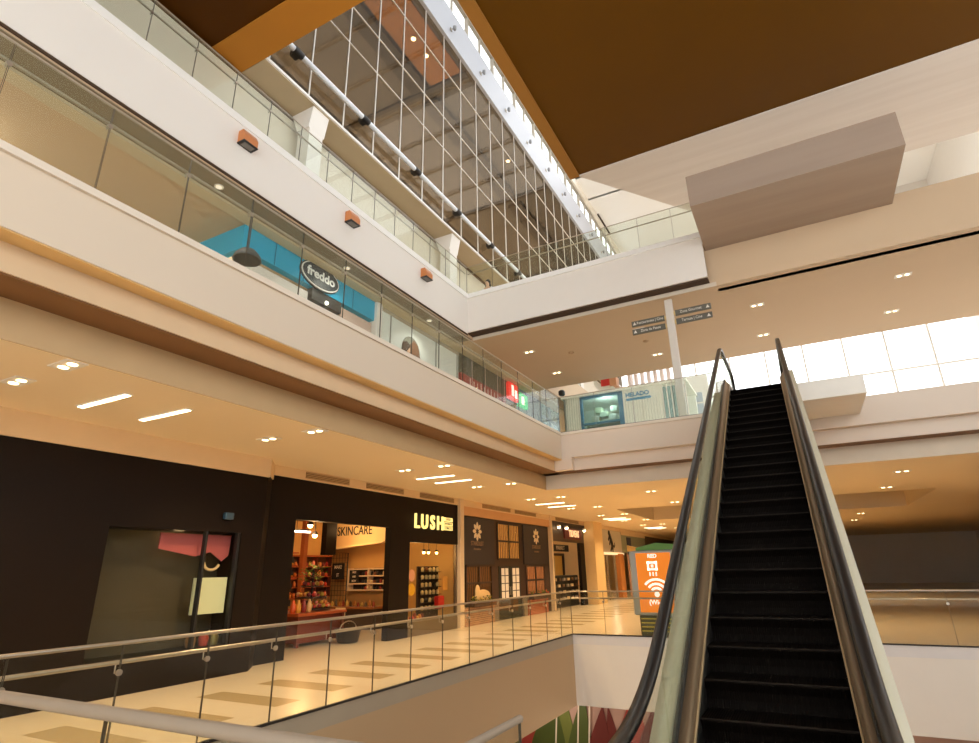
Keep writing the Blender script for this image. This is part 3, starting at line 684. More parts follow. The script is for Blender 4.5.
b = MB(); b.bbox(-14.65, -12.15, 15.05, 15.75, .58, .64, .01); obj('worktop', b, mat('counter_top', (150,96,50), .4), t)
b = MB(); b.box(-13.65, -13.25, 15.03, 15.045, .36, .62); obj('paper_notice', b, mat('notice_paper', (246,226,180), .7), t)
for k in range(14):
    x = -14.4+.155*k; c = [(190,120,40),(150,60,30),(214,180,90),(90,70,40)][k % 4]
    b = MB(); h = .12+.12*random.random(); b.lathe([(.04,0),(.045,h*.7),(.02,h*.8),(.02,h)], (x, 15.35, .64), 10)
    tag(obj('counter_bottle', b, mat('cb_%d' % (k % 4), c, .4)), 'small bottle standing on the dark counter in the soap shop', 'bottle', 'bottles on the counter')
t = thing('display_table', 'red brown display table loaded with soaps inside the open doorway', 'table', (-11.6, 11.8, 0))
b = MB(); b.bbox(-12.2, -11.0, 10.85, 12.55, .68, .75, .01); obj('tabletop', b, mat('table_wood', (176,84,40), .4), t)
b = MB(); b.box(-12.1, -11.1, 10.95, 12.45, .08, .68); obj('cabinet', b, mat('table_side', (110,44,22), .5), t)
for x in (-12.12,-11.08):
    for y in (10.93,12.47):
        b = MB(); b.box(x-.04, x+.04, y-.04, y+.04, 0, .68); obj('leg', b, MATS['table_side'], t)
t = thing('tiered_stand', 'tall black tiered stand filled with plants on the display table', 'stand', (-11.75, 12.0, .75))
b = MB(); b.tube([(-11.75,12.0,.75),(-11.75,12.0,1.75)], .03, 8); obj('post', b, BLACKM, t)
for z, r in ((.78,.5),(1.05,.4),(1.32,.3),(1.55,.22)):
    b = MB(); b.lathe([(r,0),(r,.03),(r-.01,.03),(r-.01,.012),(.01,.012)], (-11.75,12.0,z), 20); obj('tray', b, mat('dark_tray', (70,40,24), .5), t)
b = MB()
for k in range(90):
    a = random.uniform(0,2*PI); r = random.uniform(.05,.33); z = 1.55+random.random()*.36-r*.3; c = Vector((-11.75+r*math.cos(a), 12.0+r*math.sin(a), z))
    d = Vector((math.cos(a), math.sin(a), random.uniform(-.2,.6))).normalized(); s = d.cross(Vector((0,0,1))).normalized(); L = random.uniform(.07,.13)
    n = s.cross(d)*.01
    b.add([c-n, c+d*L*.5+s*L*.28+n, c+d*L, c+d*L*.5-s*L*.28+n], [(0,1,2,3)])
f = obj('foliage', b, mat('plant_green', (96,122,36), .6), t); f['kind'] = 'stuff'
soap = [(226,96,40),(206,60,46),(236,170,60),(232,206,140),(150,50,40),(220,130,60),(240,190,120),(180,150,50),(120,50,50),(236,140,120)]
k = 0
for z, r, n in ((.83,.44,22),(.83,.28,12),(1.1,.34,18),(1.1,.2,8),(1.37,.24,12),(.92,.36,14)):
    for i in range(n):
        a = 2*PI*i/n+z; q = random.uniform(.035,.06)
        b = MB(); b.ball((-11.75+r*math.cos(a), 12.0+r*math.sin(a), z+q-.01), q, 9, 6)
        tag(obj('bath_soap', b, mat('soap_%d' % (k % 10), soap[(k*3) % 10], .5)), 'small round coloured soap piled on the tiered stand', 'soap', 'soaps on the display table'); k += 1
for k, y in enumerate((10.95,11.12,11.3,11.48)):
    b = MB(); b.lathe([(.05,0),(.07,.05),(.07,.16),(.04,.22),(.03,.3)], (-11.3, y, .75), 10)
    tag(obj('gift_bottle', b, mat('gb_%d' % k, soap[k*2], .4)), 'slim coloured bottle on the near corner of the display table', 'bottle', 'bottles on the display table')
t = thing('shopping_basket', 'dark tub with a loop handle on the floor at the soap shop entrance', 'basket', (-10.6, 12.2, 0))
b = MB(); b.lathe([(.2,0),(.26,.02),(.32,.3),(.34,.32),(.3,.3),(.24,.04),(.01,.04)], (-10.62,12.2,0), 18); obj('tub', b, BLACKM, t)
b = MB(); b.tube([(-10.62,12.2+.31*math.cos(PI*i/10),.3+.2*math.sin(PI*i/10)) for i in range(11)], .014, 6); obj('handle', b, STEEL, t)
t = thing('tall_shelf', 'tall shelf with small pale signs at the far left inside the soap shop', 'shelf', (-14.7, 13.4, 0))
b = MB(); b.box(-14.98, -14.9, 12.7, 14.1, 0, 2.3); obj('back_panel', b, mat('shelf_dark', (74,40,24), .6), t)
for z in (.6,1.05,1.5,1.9,2.28):
    b = MB(); b.box(-14.9, -14.5, 12.7, 14.1, z, z+.04); obj('shelf_board', b, MATS['table_wood'], t)
for z in (.72,1.2,1.62,2.0):
    b = MB(); b.box(-14.5, -14.48, 13.2, 13.9, z, z+.18); obj('price_sign', b, MATS['chalk_black'], t)
tag(obj('wooden_post', MB().box(-13.75,-13.6,13.42,13.57,0,3.35), mat('orange_wood', (150,74,30), .5)), 'orange wooden post left of the plants inside the soap shop', 'post')
for nm, lb, y, z, x in (('ceiling_spot','round white spotlight at the top left inside the soap shop doorway',12.05,2.95,-12.05),('ceiling_spot','glaring warm lamp just below the white spotlight in the soap shop',12.35,2.70,-12.15)):
    t = thing(nm, lb, 'ceiling light', (x,y,z))
    b = MB(); b.tube([(x,y,3.35),(x,y,z+.08)], .012, 6); obj('rod', b, BLACKM, t)
    b = MB(); b.lathe([(.05,.08),(.09,0),(.085,-.02)], (x,y,z), 12); obj('shade', b, BLACKM, t)
    b = MB(); b.ball((x,y,z-.03), .07, 10, 6); obj('bulb', b, emit('shop_bulb', (255,200,120), 30), t)
    light('shop_lamp', 'POINT', (x,y,z-.25), 55, WARM2, t, shadow_soft_size=.12)
t = thing('tube_lamp', 'short white tube lamp at the left inside the soap shop', 'ceiling light', (-12.5, 12.2, 2.78))
b = MB(); b.box(-12.53,-12.47,11.85,12.5,2.76,2.8); obj('tube', b, COOLLED, t)
b = MB(); b.box(-12.52,-12.48,11.9,12.45,2.8,2.85); b.tube([(-12.5,12.0,2.85),(-12.5,12.0,3.35)],.008,5); obj('bracket', b, BLACKM, t)
t = thing('wall_shelf', 'wide brown shelf of coloured jars at the back of the soap shop behind the plants', 'shelf', (-14.85, 14.9, .9))
b = MB(); b.box(-15.0, -14.97, 13.9, 15.9, .9, 2.25); obj('back_panel', b, mat('shelf_brown_back', (96,54,26), .7), t)
for z in (.9, 1.22, 1.54, 1.86, 2.2):
    b = MB(); b.box(-14.97, -14.72, 13.9, 15.9, z, z+.035); obj('shelf_board', b, MATS['table_wood'], t)
for y in (13.9, 14.55, 15.2, 15.86):
    b = MB(); b.box(-14.97, -14.74, y, y+.035, .93, 2.2); obj('upright', b, MATS['table_side'], t)
for z in (.935, 1.255, 1.575, 1.895):
    for i in range(12):
        y = 14.02+.158*i
        if min(abs(y-q) for q in (14.567, 15.217)) < .06: continue
        b = MB(); h = random.uniform(.1,.19); b.lathe([(.04,0),(.05,.01),(.05,h*.75),(.03,h*.82),(.03,h)], (-14.84, y, z), 10)
        tag(obj('coloured_jar', b, mat('cj_%d' % (i % 7), soap[(i*3+int(z*10)) % 10], .4)), 'small coloured jar on the wide brown shelf behind the plants', 'jar', 'jars on the brown shelf')
# window display
t = thing('pot_rack', 'dark rack of round pots standing in the soap shop display window', 'rack', (-10.3, 15.35, 0))
b = MB(); b.box(-10.42, -10.36, 14.85, 15.95, .3, 1.8); obj('back_board', b, mat('rack_dark', (48,26,18), .6), t)
b = MB(); b.box(-10.42, -10.36, 14.9, 14.96, 0, .3); obj('leg', b, MATS['rack_dark'], t)
b = MB(); b.box(-10.42, -10.36, 15.84, 15.9, 0, .3); obj('leg', b, MATS['rack_dark'], t)
for i in range(6):
    b = MB(); b.box(-10.36, -10.22, 14.87, 15.93, .55+.215*i, .565+.215*i); obj('ledge', b, MATS['rack_dark'], t)
for i in range(6):
    for j in range(5):
        b = MB(); b.lathe([(.03,0),(.045,.01),(.05,.1),(.02,.13)], (-10.29, 14.98+.205*j, .566+.215*i), 10)
        tag(obj('round_pot', b, jarcol[(i+2*j) % 3 if (i*j) % 2 else 2]), 'small round pot on the dark window rack', 'pot', 'pots on the window rack')
b = MB(); b.prism([(14.0+.14*math.cos(2*PI*i/20), 1.55+.16*math.sin(2*PI*i/20)) for i in range(20)], 'x', -10.0, -9.97); tag(obj('round_sign', b, mat('pink_disc', (236,170,140), .6)), 'pale pink disc sign in the shop window beside the pot rack', 'sign')
b = MB(); b.prism([(14.0+.16*math.cos(2*PI*i/20), 1.18+.16*math.sin(2*PI*i/20)) for i in range(20)], 'x', -10.0, -9.97); tag(obj('round_sign', b, mat('yellow_disc', (236,176,40), .6)), 'yellow disc sign in the shop window beside the pot rack', 'sign')
b = MB(); b.box(-10.05, -10.03, 15.72, 15.98, 1.1, 1.5); tag(obj('window_notice', b, mat('amber_notice', (226,160,80), .6)), 'small amber notice at the right of the soap shop window', 'notice')
b = MB(); b.bbox(-10.15, -9.98, 15.4, 15.72, .6, .95, .02); tag(obj('gift_box', b, mat('bright_red', (200,30,24), .5)), 'bright red box at the right of the soap shop window', 'box')
b = MB(); b.box(-10.2, -9.92, 13.7, 16.1, .3, .36); tag(obj('window_ledge', b, mat('ledge_wood', (120,70,34), .5)), 'low wooden ledge inside the soap shop display window', 'shelf')
for k in range(8):
    b = MB(); h = random.uniform(.1,.2); b.lathe([(.05,0),(.06,h*.6),(.03,h)], (-10.05, 13.8+.12*k, .36), 10)
    tag(obj('window_bottle', b, mat('wb_%d' % (k % 5), soap[(k*3+2) % 10], .5)), 'small coloured bottle on the soap shop window ledge', 'bottle', 'bottles on the window ledge')
for k, y in enumerate((14.9,15.15,15.6)):
    t = thing('window_spot', 'tiny lamp over the soap shop display window, %s from the left' % ORD[k], 'spotlight', (-10.2,y,2.2), 'lamps over the shop window')
    b = MB(); b.lathe([(.03,0),(.05,.08)], (-10.2,y,2.2), 10); b.tube([(-10.2,y,2.28),(-10.2,y,3.35)],.008,5); obj('housing', b, BLACKM, t)
    b = MB(); b.ball((-10.2,y,2.19),.04,8,5); obj('bulb', b, MATS['shop_bulb'], t)
light('shop_lamp', 'POINT', (-10.6, 15.0, 2.3), 22, WARM2, None, shadow_soft_size=.15)
light('shop_lamp', 'POINT', (-13.2, 14.8, 3.0), 70, WARM2, None, shadow_soft_size=.2)
light('shop_lamp', 'POINT', (-9.7, 6.6, 2.3), 3, WARM, None, shadow_soft_size=.1)

# --- cafe style shop with brick base
DKBR = mat('umber_frame', (58,38,28), .5, var=.08); NAVY = mat('charcoal_panel', (46,38,40), .5, var=.06); PILG = mat('grey_pilaster', (124,112,96), .6)
t = thing('shopfront', 'dark framed shop front with brick bases, two flower panels and a gold curtain window', 'shopfront', (-9.8, 20, 0))
b = MB(); b.box(-9.95, -9.86, 16.44, 23.86, 1.78, 3.4); b.box(-9.95,-9.86,16.44,16.74,0,1.8); b.box(-9.95,-9.86,18.55,19.1,0,1.8); b.box(-9.95,-9.86,20.9,21.4,0,1.8); b.box(-9.95,-9.86,23.3,23.86,0,1.8); obj('frame', b, DKBR, t)
b = MB(); b.box(-9.95, -9.78, 16.44, 23.86, 3.38, 3.66); obj('stone_band', b, mat('rose_stone', (206,160,116), .7), t)
b = MB(); b.box(-9.95, -9.78, 18.6, 18.95, 0, .62); obj('pilaster', b, PILG, t)
b = MB(); b.box(-9.95, -9.78, 21.0, 21.3, 0, .62); obj('pilaster', b, PILG, t)
def flower(parent, cy, cz, R):
    b = MB()
    for i in range(8):
        a = PI/4*i+PI/2; d = Vector((math.cos(a), math.sin(a))); s = Vector((-d.y, d.x))
        pts = [d*R*.24, d*R*.5+s*R*.2, d*R*.8+s*R*.2, d*R*1.05, d*R*.8-s*R*.2, d*R*.5-s*R*.2]
        b.prism([(cy+p.x, cz+p.y) for p in pts], 'x', -9.80, -9.79)
    obj('flower_emblem', b, mat('emblem_cream', (240,222,190), .6), parent)
for y0, y1, fy, fz in ((16.55,18.72,17.48,2.9),(21.2,23.65,22.42,2.92)):
    b = MB(); b.bbox(-9.86, -9.80, y0, y1, 1.84, 3.33, .01); p = obj('sign_panel', b, NAVY, t)
    flower(p, fy, fz, .3)
    text('lettering', 'STARDUST', .2, mat('dim_lettering', (150,122,92), .6), (-9.795, fy, 2.5), 'x', p, .003, sx=.9)
    text('lettering', 'chocolatier', .11, MATS['dim_lettering'], (-9.795, fy, 2.33), 'x', p, .003)
GOLD = drape_mat('gold_curtain', (92,48,16), (216,158,84), .4)  # emission stands in for light shining through from behind
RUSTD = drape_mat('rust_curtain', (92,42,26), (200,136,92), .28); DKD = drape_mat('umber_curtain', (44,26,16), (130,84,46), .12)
def window(label_part, y0, y1, z0, z1, m, ny, nzz):
    b = MB(); b.box(-9.87, -9.855, y0, y1, z0, z1); p = obj('curtain_window', b, m, t)
    b = MB(); g = .03
    for i in range(ny+1): u = y0+(y1-y0)*i/ny; b.box(-9.86, -9.82, u-g, u+g, z0, z1)
    for i in range(nzz+1): u = z0+(z1-z0)*i/nzz; b.box(-9.86, -9.82, y0, y1, u-g, u+g)
    obj('muntin', b, DKBR, p)
    b = MB(); b.box(-9.845, -9.84, y0, y1, z0, z1); obj('pane', b, GSHOP, p)
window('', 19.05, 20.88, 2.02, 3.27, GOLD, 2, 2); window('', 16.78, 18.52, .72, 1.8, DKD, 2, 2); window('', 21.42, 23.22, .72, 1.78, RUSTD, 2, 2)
for i, (y0, y1) in enumerate(((19.1,19.96),(20.0,20.87))):
    b = MB(); b.box(-9.9, -9.84, y0, y1, 0, 1.78); d = obj('door', b, mat('dark_green_door', (44,46,36), .5), t)
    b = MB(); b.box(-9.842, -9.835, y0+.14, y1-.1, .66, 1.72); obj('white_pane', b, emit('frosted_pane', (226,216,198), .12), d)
    b = MB()
    for k in range(3): u = y0+.14+(y1-y0-.24)*k/2; b.box(-9.84, -9.825, u-.018, u+.018, .66, 1.72)
    for k in range(5): u = .66+1.06*k/4; b.box(-9.84, -9.825, y0+.14, y1-.1, u-.014, u+.014)
    obj('muntin', b, DKBR, d)
    b = MB(); yh = y1-.06 if i == 0 else y0+.06; b.tube([(-9.83,yh,.8),(-9.79,yh,.82),(-9.79,yh,1.05),(-9.83,yh,1.07)], .012, 6); obj('handle', b, STEEL, d)
for y0, y1, m_ in ((16.5,18.58,brick_mat('mottled_brick',(172,120,84),(128,92,66),(196,164,128))),(21.35,23.3,brick_mat('red_brick',(172,84,56),(140,66,44),(190,140,104)))):
    b = MB(); b.box(-9.95, -9.76, y0, y1, 0, .55); obj('brick_base', b, m_, t)
for k, (y0, y1, lb) in enumerate(((16.85,18.4,'planter box of green leaves and yellow flowers under the left dark shop window'),(21.5,23.15,'planter box of small red flowers under the right curtain window'))):
    t = thing('planter_box', lb, 'planter', (-9.66, (y0+y1)/2, .55))
    b = MB(); b.bbox(-9.8, -9.58, y0, y1, .55, .66, .01); obj('box', b, mat('planter_wood', (76,52,34), .7), t)
    b = MB(); c2 = MB()
    for q in range(110):
        c = Vector((random.uniform(-9.78,-9.6), random.uniform(y0+.03,y1-.03), .66+random.random()*.16)); d = Vector((random.uniform(-1,1),random.uniform(-1,1),random.uniform(0,1))).normalized(); s = d.cross(Vector((.3,.2,1))).normalized(); L = random.uniform(.06,.11)
        (b if q % 4 else c2).add([c, c+d*L*.5+s*L*.3, c+d*L, c+d*L*.5-s*L*.3], [(0,1,2,3)])
    f = obj('foliage', b, mat('leaf_dark_green', (88,104,34), .6), t); f['kind'] = 'stuff'
    f = obj('flowers', c2, mat('flower_%d' % k, ((226,190,60),(190,60,40))[k], .6), t); f['kind'] = 'stuff'
b = MB(); b.ball((-9.80, 17.8, .84), .42, 16, 8, sq=(.1,1.3,.5)); b.ball((-9.80, 17.45, 1.0), .17, 12, 8, sq=(.2,1.0,1.2))
tag(obj('cushion_display', b, mat('cream_plush', (214,180,128), .8)), 'plump cream plush display behind the left dark shop window', 'display')
# --- brown shop with red sign
t = thing('shopfront', 'brown shop front with a tall opening and three spotlights left of the beige column', 'shopfront', (-9.8, 26.4, 0))
BRN = mat('taupe_brown_panel', (84,66,50), .5)
b = MB(); b.box(-9.95, -9.8, 24.04, 28.33, 2.82, 3.52); obj('header_panel', b, BRN, t)
b = MB(); b.box(-9.95, -9.8, 24.04, 24.3, 0, 2.82); obj('pillar', b, BLACKP, t)
b = MB(); b.box(-9.95, -9.8, 27.7, 28.33, 0, 2.82); obj('pillar', b, BLACKP, t)
b = MB(); b.box(-9.95, -9.72, 24.04, 28.33, 3.52, 3.66); obj('cornice', b, DKBR, t)
b = MB(); b.box(-13.1, -13, 23.5, 34, 0, 3.6); b.box(-13,-9.95,23.5,23.6,0,3.6); b.box(-13,-9.95,30.2,30.3,0,3.6); struct('wall_brown_shop', b, mat('cream_shop_wall', (226,196,146), .7))
t = thing('shop_sign', 'dark red sign board with cream letters on the brown shop front', 'sign', (-9.75, 26.6, 2.95))
b = MB(); b.bbox(-9.8, -9.72, 25.55, 27.75, 2.95, 3.42, .01); bd = obj('board', b, mat('oxblood_board', (104,26,20), .5), t)
text('lettering', 'TIUVEAS', .42, emit('sign_cream_light', (250,214,160), .9), (-9.715, 26.75, 3.19), 'x', bd, .006, .012, sx=.85)
for k, y in enumerate((24.7, 25.65, 28.1)):
    t = thing('shop_spot', 'round warm spotlight on the brown shop header, %s from the left' % ORD[k], 'spotlight', (-9.75,y,3.45), 'spotlights on the brown shop')
    b = MB(); b.lathe([(.05,-.02),(.09,.0),(.09,.08)], (-9.68,y,3.43), 12); obj('housing', b, WHITE, t)
    b = MB(); b.ball((-9.66,y,3.42), .08, 10, 6); obj('bulb', b, emit('spot_bulb', (255,226,180), 9), t)
t = thing('menu_board', 'black menu board with white writing hanging in the brown shop opening', 'sign', (-10.3, 26, 2.45))
b = MB(); b.box(-10.32, -10.28, 25.3, 27.4, 2.42, 2.72); bd = obj('board', b, MATS['chalk_black'], t)
text('lettering', 'MARKET', .26, MATS['chalk_white'], (-10.27, 26.3, 2.57), 'x', bd, .003, sx=1.1)
t = thing('display_case', 'framed case with a pale yellow interior at the back of the brown shop', 'display case', (-11.6, 29, 1.3))
b = MB(); b.box(-12.2, -11.7, 27.6, 30.2, 1.3, 2.35); obj('back', b, mat('pale_yellow', (238,206,120), .6), t)
b = MB(); b.box(-11.7,-11.6,27.5,30.2,2.3,2.42); b.box(-11.7,-11.6,27.5,27.6,1.25,2.35); b.box(-11.7,-11.6,30.1,30.2,1.25,2.35); obj('frame', b, DKBR, t)
t = thing('shop_counter', 'dark counter with rows of small pale goods inside the brown shop', 'counter', (-10.6, 26.5, 0))
b = MB(); b.bbox(-11, -10.2, 24.6, 28.2, 0, 1.35, .02); obj('body', b, BLACKM, t)
for i in range(4):
    b = MB(); b.box(-10.2, -10.1, 24.7, 28.1, .3+.27*i, .32+.27*i); obj('ledge', b, DKBR, t)
for i in range(4):
    for j in range(6):
        b = MB(); b.bbox(-10.19, -10.11, 24.9+.55*j+.1*(i%2), 25.12+.55*j+.1*(i%2), .32+.27*i, .44+.27*i, .01)
        tag(obj('shelf_good', b, [mat('good_a',(214,190,150),.5), mat('good_b',(110,80,56),.5), mat('good_c',(160,150,140),.5)][(i+j) % 3]), 'small packet on the dark counter ledges of the brown shop', 'packet', 'packets on the dark counter')
light('shop_lamp', 'POINT', (-11.4, 26.2, 3.1), 60, SOFTW, None, shadow_soft_size=.2)
# --- far shops
t = thing('shopfront', 'pale far shop front with a dark leaping cat emblem over glass windows', 'shopfront', (-9.8, 33, 0))
b = MB(); b.box(-9.95, -9.8, 30.3, 35.1, 2.46, 3.66); obj('header_panel', b, mat('grey_white_panel', (196,188,176), .6), t)
b = MB(); b.box(-9.95, -9.7, 30.3, 35.1, 2.34, 2.46); obj('light_band', b, emit('warm_band', (255,222,170), .9), t)
b = MB(); b.box(-9.9, -9.88, 30.3, 35.1, 0, 2.34); obj('glazing', b, GSHOP, t)
b = MB()
for y in (30.35, 32.2, 33.6, 35.0): b.box(-9.92, -9.82, y-.04, y+.04, 0, 2.34)
obj('window_frame', b, STEEL, t)
b = MB()
for pg in ([(32.62,3.5),(32.9,3.5),(33.2,3.1),(33.36,2.8),(33.15,2.66),(32.98,2.8),(32.86,3.08),(32.66,3.3)],
           [(32.7+.15*math.cos(2*PI*i/12), 3.52+.13*math.sin(2*PI*i/12)) for i in range(12)],
           [(32.68,3.36),(32.78,3.24),(32.5,3.08),(32.4,3.16)], [(32.8,3.16),(32.9,3.04),(32.68,2.84),(32.58,2.92)],
           [(33.02,2.84),(33.14,2.7),(32.82,2.5),(32.74,2.58)], [(33.16,2.78),(33.32,2.76),(33.24,2.48),(33.12,2.5)],
           [(33.28,2.9),(33.34,2.8),(33.56,2.72),(33.7,2.86),(33.64,3.02),(33.6,2.88),(33.54,2.82)]):
    b.prism(pg, 'x', -9.8, -9.78)
obj('leaping_emblem', b, BLACKM, t)
b = MB(); b.bbox(-9.85, -9.6, 33.75, 34.6, 0, 2.4, .02); tag(obj('orange_pillar_banner', b, mat('burnt_orange', (186,118,56), .6)), 'burnt orange upright banner post beside the cat emblem shop', 'banner')
for k, (y, c, lb) in enumerate(((31.4,(150,140,126),'grey clothes display in the cat emblem shop window'),(32.9,(196,180,150),'pale yellow clothes display in the cat emblem shop window'),(32.15,(90,84,80),'low dark display stand in the cat emblem shop window'))):
    t = thing('clothes_display', lb, 'display', (-10.5, y, 0))
    b = MB(); b.tube([(-10.5,y,0),(-10.5,y,1.0)], .04, 8); b.lathe([(.25,0),(.25,.03)], (-10.5,y,0), 12); obj('stand', b, STEEL, t)
    b = MB(); b.lathe([(.2,.9),(.26,1.2),(.2,1.5),(.27,1.75),(.1,1.85)], (-10.5,y,0 if k < 2 else -.6), 12); obj('garment', b, mat('garment_%d' % k, c, .8), t)
t = thing('shopfront', 'sage green far shop front with a navy figure panel', 'shopfront', (-9.8, 38, 0))
b = MB(); b.box(-9.95, -9.8, 35.1, 41, 2.5, 3.5); obj('header_panel', b, mat('sage_panel', (140,146,124), .6), t)
b = MB(); b.box(-9.8, -9.77, 36.3, 37.2, 2.4, 3.4); obj('navy_panel', b, mat('navy_panel', (40,46,74), .6), t)
b = MB(); b.box(-9.95, -9.78, 35.1, 41, 3.5, 3.66); obj('upper_band', b, mat('warm_cream_band', (222,196,160), .6), t)
b = MB(); b.box(-9.9, -9.88, 35.1, 41, 0, 2.5); obj('glazing', b, GSHOP, t)
b = MB()
for y in (35.15, 36.6, 38.0, 39.5, 40.9): b.box(-9.92, -9.82, y-.05, y+.05, 0, 2.5)
obj('window_frame', b, mat('pink_frame', (196,150,130), .5), t)
t = thing('shopfront', 'dark brown far shop front at the end of the row', 'shopfront', (-9.8, 47, 0))
b = MB(); b.box(-9.95, -9.8, 41, 53, 2.6, 3.66); obj('header_panel', b, BRN, t)
b = MB(); b.box(-9.9, -9.88, 41, 53, 0, 2.6); obj('glazing', b, GSHOP, t)
b = MB(); b.box(-13.1, -13, 34, FY, 0, 3.6); struct('wall_far_shops', b, MATS['cream_shop_wall'])
light('shop_lamp', 'POINT', (-11.4, 33, 2.9), 60, SOFTW, None, shadow_soft_size=.2)
light('shop_lamp', 'POINT', (-11.4, 38.5, 2.9), 60, SOFTW, None, shadow_soft_size=.2)

# ================================================================== CEILING FIXTURES, ground level
def lens_fix(t, x, y, z, m):
    b = MB(); b.box(x-.2, x+.2, y-.11, y+.11, z-.012, z); obj('trim_frame', b, WHITE, t)
    for s in (-.09, .09):
        b = MB(); b.lathe([(.05,-.02),(.05,-.006)], (x+s, y, z), 12); obj('lamp', b, m, t)
rows = [(-7.9,'shop side row'),(-6.83,'void side row')]
Y1 = [-.7, 3.03, 6.77, 10.72, 14.1, 17.8, 21.6, 25.4, 29.2, 33, 37]
for x, rn in rows:
    for k, y in enumerate(Y1):
        t = thing('downlight', 'twin recessed lamp in the ground gallery ceiling, %s of the %s' % (ORD[k], rn), 'ceiling light', (x,y,3.85), 'twin lamps in the gallery ceiling')
        lens_fix(t, x, y, 3.87, WARMLED)
        if (k+int(x < -7.5)) % 1 == 0: light('gallery_lamp', 'SPOT', (x, y, 3.80), 250, WARM, t, spot_size=math.radians(125), spot_blend=.8, shadow_soft_size=.08)
k = 0
for x in (-4.0, -1.0, 2.5):
    for y in (18.2, 21.9, 33, 38):
        t = thing('downlight', 'twin recessed lamp under the middle bridge, %s counting outward from the gallery' % ORD[k], 'ceiling light', (x,y,3.85), 'twin lamps under the bridge'); k += 1
        lens_fix(t, x, y, 3.87, WARMLED)
        light('gallery_lamp', 'SPOT', (x, y, 3.80), 175, WARM, t, spot_size=math.radians(125), spot_blend=.8, shadow_soft_size=.08)
for k, y in enumerate((4.0, 4.85, 11.95, 12.8, 19.4, 20.55, 27.4, 28.3, 35.4, 36.3)):
    t = thing('bar_light', 'slim glowing bar in the ground gallery ceiling, %s from the near end' % ORD[k], 'ceiling light', (-7.88,y,3.85), 'light bars in the gallery ceiling')
    b = MB(); b.box(-8.44, -7.32, y-.055, y+.055, 3.855, 3.87); obj('frame', b, WHITE, t)
    b = MB(); b.box(-8.42, -7.34, y-.035, y+.035, 3.845, 3.856); obj('diffuser', b, WARMBAR, t)
for k, (y0, y1) in enumerate(((9.5,10.95),(11.6,13.2),(14.0,15.9),(17.8,20.0),(20.4,22.4),(24.6,27.6))):
    t = thing('air_vent', 'long slatted air vent in the beige band above the shops, %s from the left' % ORD[k], 'vent', (-9.75,(y0+y1)/2,3.70), 'air vents above the shops')
    b = MB(); b.box(-9.762, -9.755, y0, y1, 3.70, 3.84); obj('backing', b, mat('vent_dark', (110,82,50), .7), t)
    for i in range(4):
        b = MB(); b.box(-9.76, -9.735, y0, y1, 3.705+.036*i, 3.72+.036*i); obj('slat', b, mat('vent_slat', (190,158,112), .5), t)
k = 0
for x in (-7.7, -3.7, -.1, 3.6):
    for y in (17.75, 20.45):
        t = thing('downlight', 'twin recessed lamp under the top bridge, %s counting away from the gallery' % ORD[k], 'ceiling light', (x,y,9.08), 'twin lamps under the top bridge'); k += 1
        lens_fix(t, x, y, 9.1, WARMLED); light('bridge_lamp', 'SPOT', (x, y, 9.03), 80, SOFTW, t, spot_size=math.radians(130), spot_blend=.8, shadow_soft_size=.1)
for k, (x, y) in enumerate(((-6.4,18.6),(-3.75,18.9))):
    b = MB(); b.lathe([(.05,-.05),(.1,-.03),(.1,0)], (x,y,9.1), 14); tag(obj('smoke_detector', b, mat('detector_tan', (176,146,112), .5)), 'small round smoke detector in the tan ceiling, %s of the direction sign' % ('far left','just left'), 'smoke detector') if False else tag(obj('smoke_detector', b, mat('detector_tan', (176,146,112), .5)), ('small round smoke detector in the tan ceiling near the gallery corner','small round smoke detector in the tan ceiling below the sign blades')[k], 'smoke detector')

# ================================================================== MIDDLE LEVEL SHOPS
b = MB(); b.box(-9.8, -9.5, NY, 45, 9.02, 9.1); struct('trim_24', b, mat('bulkhead_beige', (206,190,160), .6))
t = thing('shopfront', 'turquoise ice cream shop front under the beige ceiling band on the middle floor', 'shopfront', (-9.8, 9.4, 5.3))
b = MB(); b.box(-10.0, -9.8, 7.1, 11.62, 8.43, 9.02); b.box(-12.9, -10.0, 7.1, 7.25, 8.43, 9.02); obj('header_panel', b, BLUEFR, t)
b = MB()
for y in (8.0, 8.9, 10.7): b.box(-9.8, -9.795, y-.012, y+.012, 8.43, 9.02)
obj('panel_joint', b, mat('dark_teal', (24,104,134), .4), t)
b = MB(); b.bbox(-9.95, -9.7, 11.62, 11.86, 5.3, 9.02, .02); obj('post', b, WHITE, t)
b = MB(); b.box(-10.0, -9.82, 9.25, 10.3, 8.12, 8.43); mp = obj('dark_panel', b, mat('dark_grey_panel', (70,66,62), .4), t)
b = MB(); b.ball((-9.81, 9.75, 8.2), .045, 10, 6); obj('lamp', b, COOLLED, mp)
b = MB(); b.bbox(-10.4, -9.9, 7.5, 9.2, 5.3, 8.3, .02); obj('white_panel', b, mat('pearl_panel', (232,224,214), .4), t)
b = MB(); b.bbox(-9.94, -9.86, 10.35, 11.6, 5.3, 8.35, .02); obj('rose_panel', b, mat('pale_rose_panel', (214,186,170), .5), t)
t = thing('shop_sign', 'dark oval sign with a white rim reading freddo on the turquoise shop front', 'sign', (-9.77, 9.42, 8.4))
E = lambda a, b_, n=40: [(9.42+a*math.cos(2*PI*i/n), 8.78+b_*math.sin(2*PI*i/n)) for i in range(n)]
b = MB(); b.prism(E(.65,.34), 'x', -9.8, -9.74); obj('rim', b, WHITE, t)
b = MB(); b.prism(E(.62,.31), 'x', -9.8, -9.735); bd = obj('oval_board', b, mat('charcoal_oval', (58,62,64), .45), t)
b = MB(); b.prism(E(.68,.37), 'x', -9.8, -9.76); obj('backing', b, mat('oval_backing', (52,60,64), .5), t)
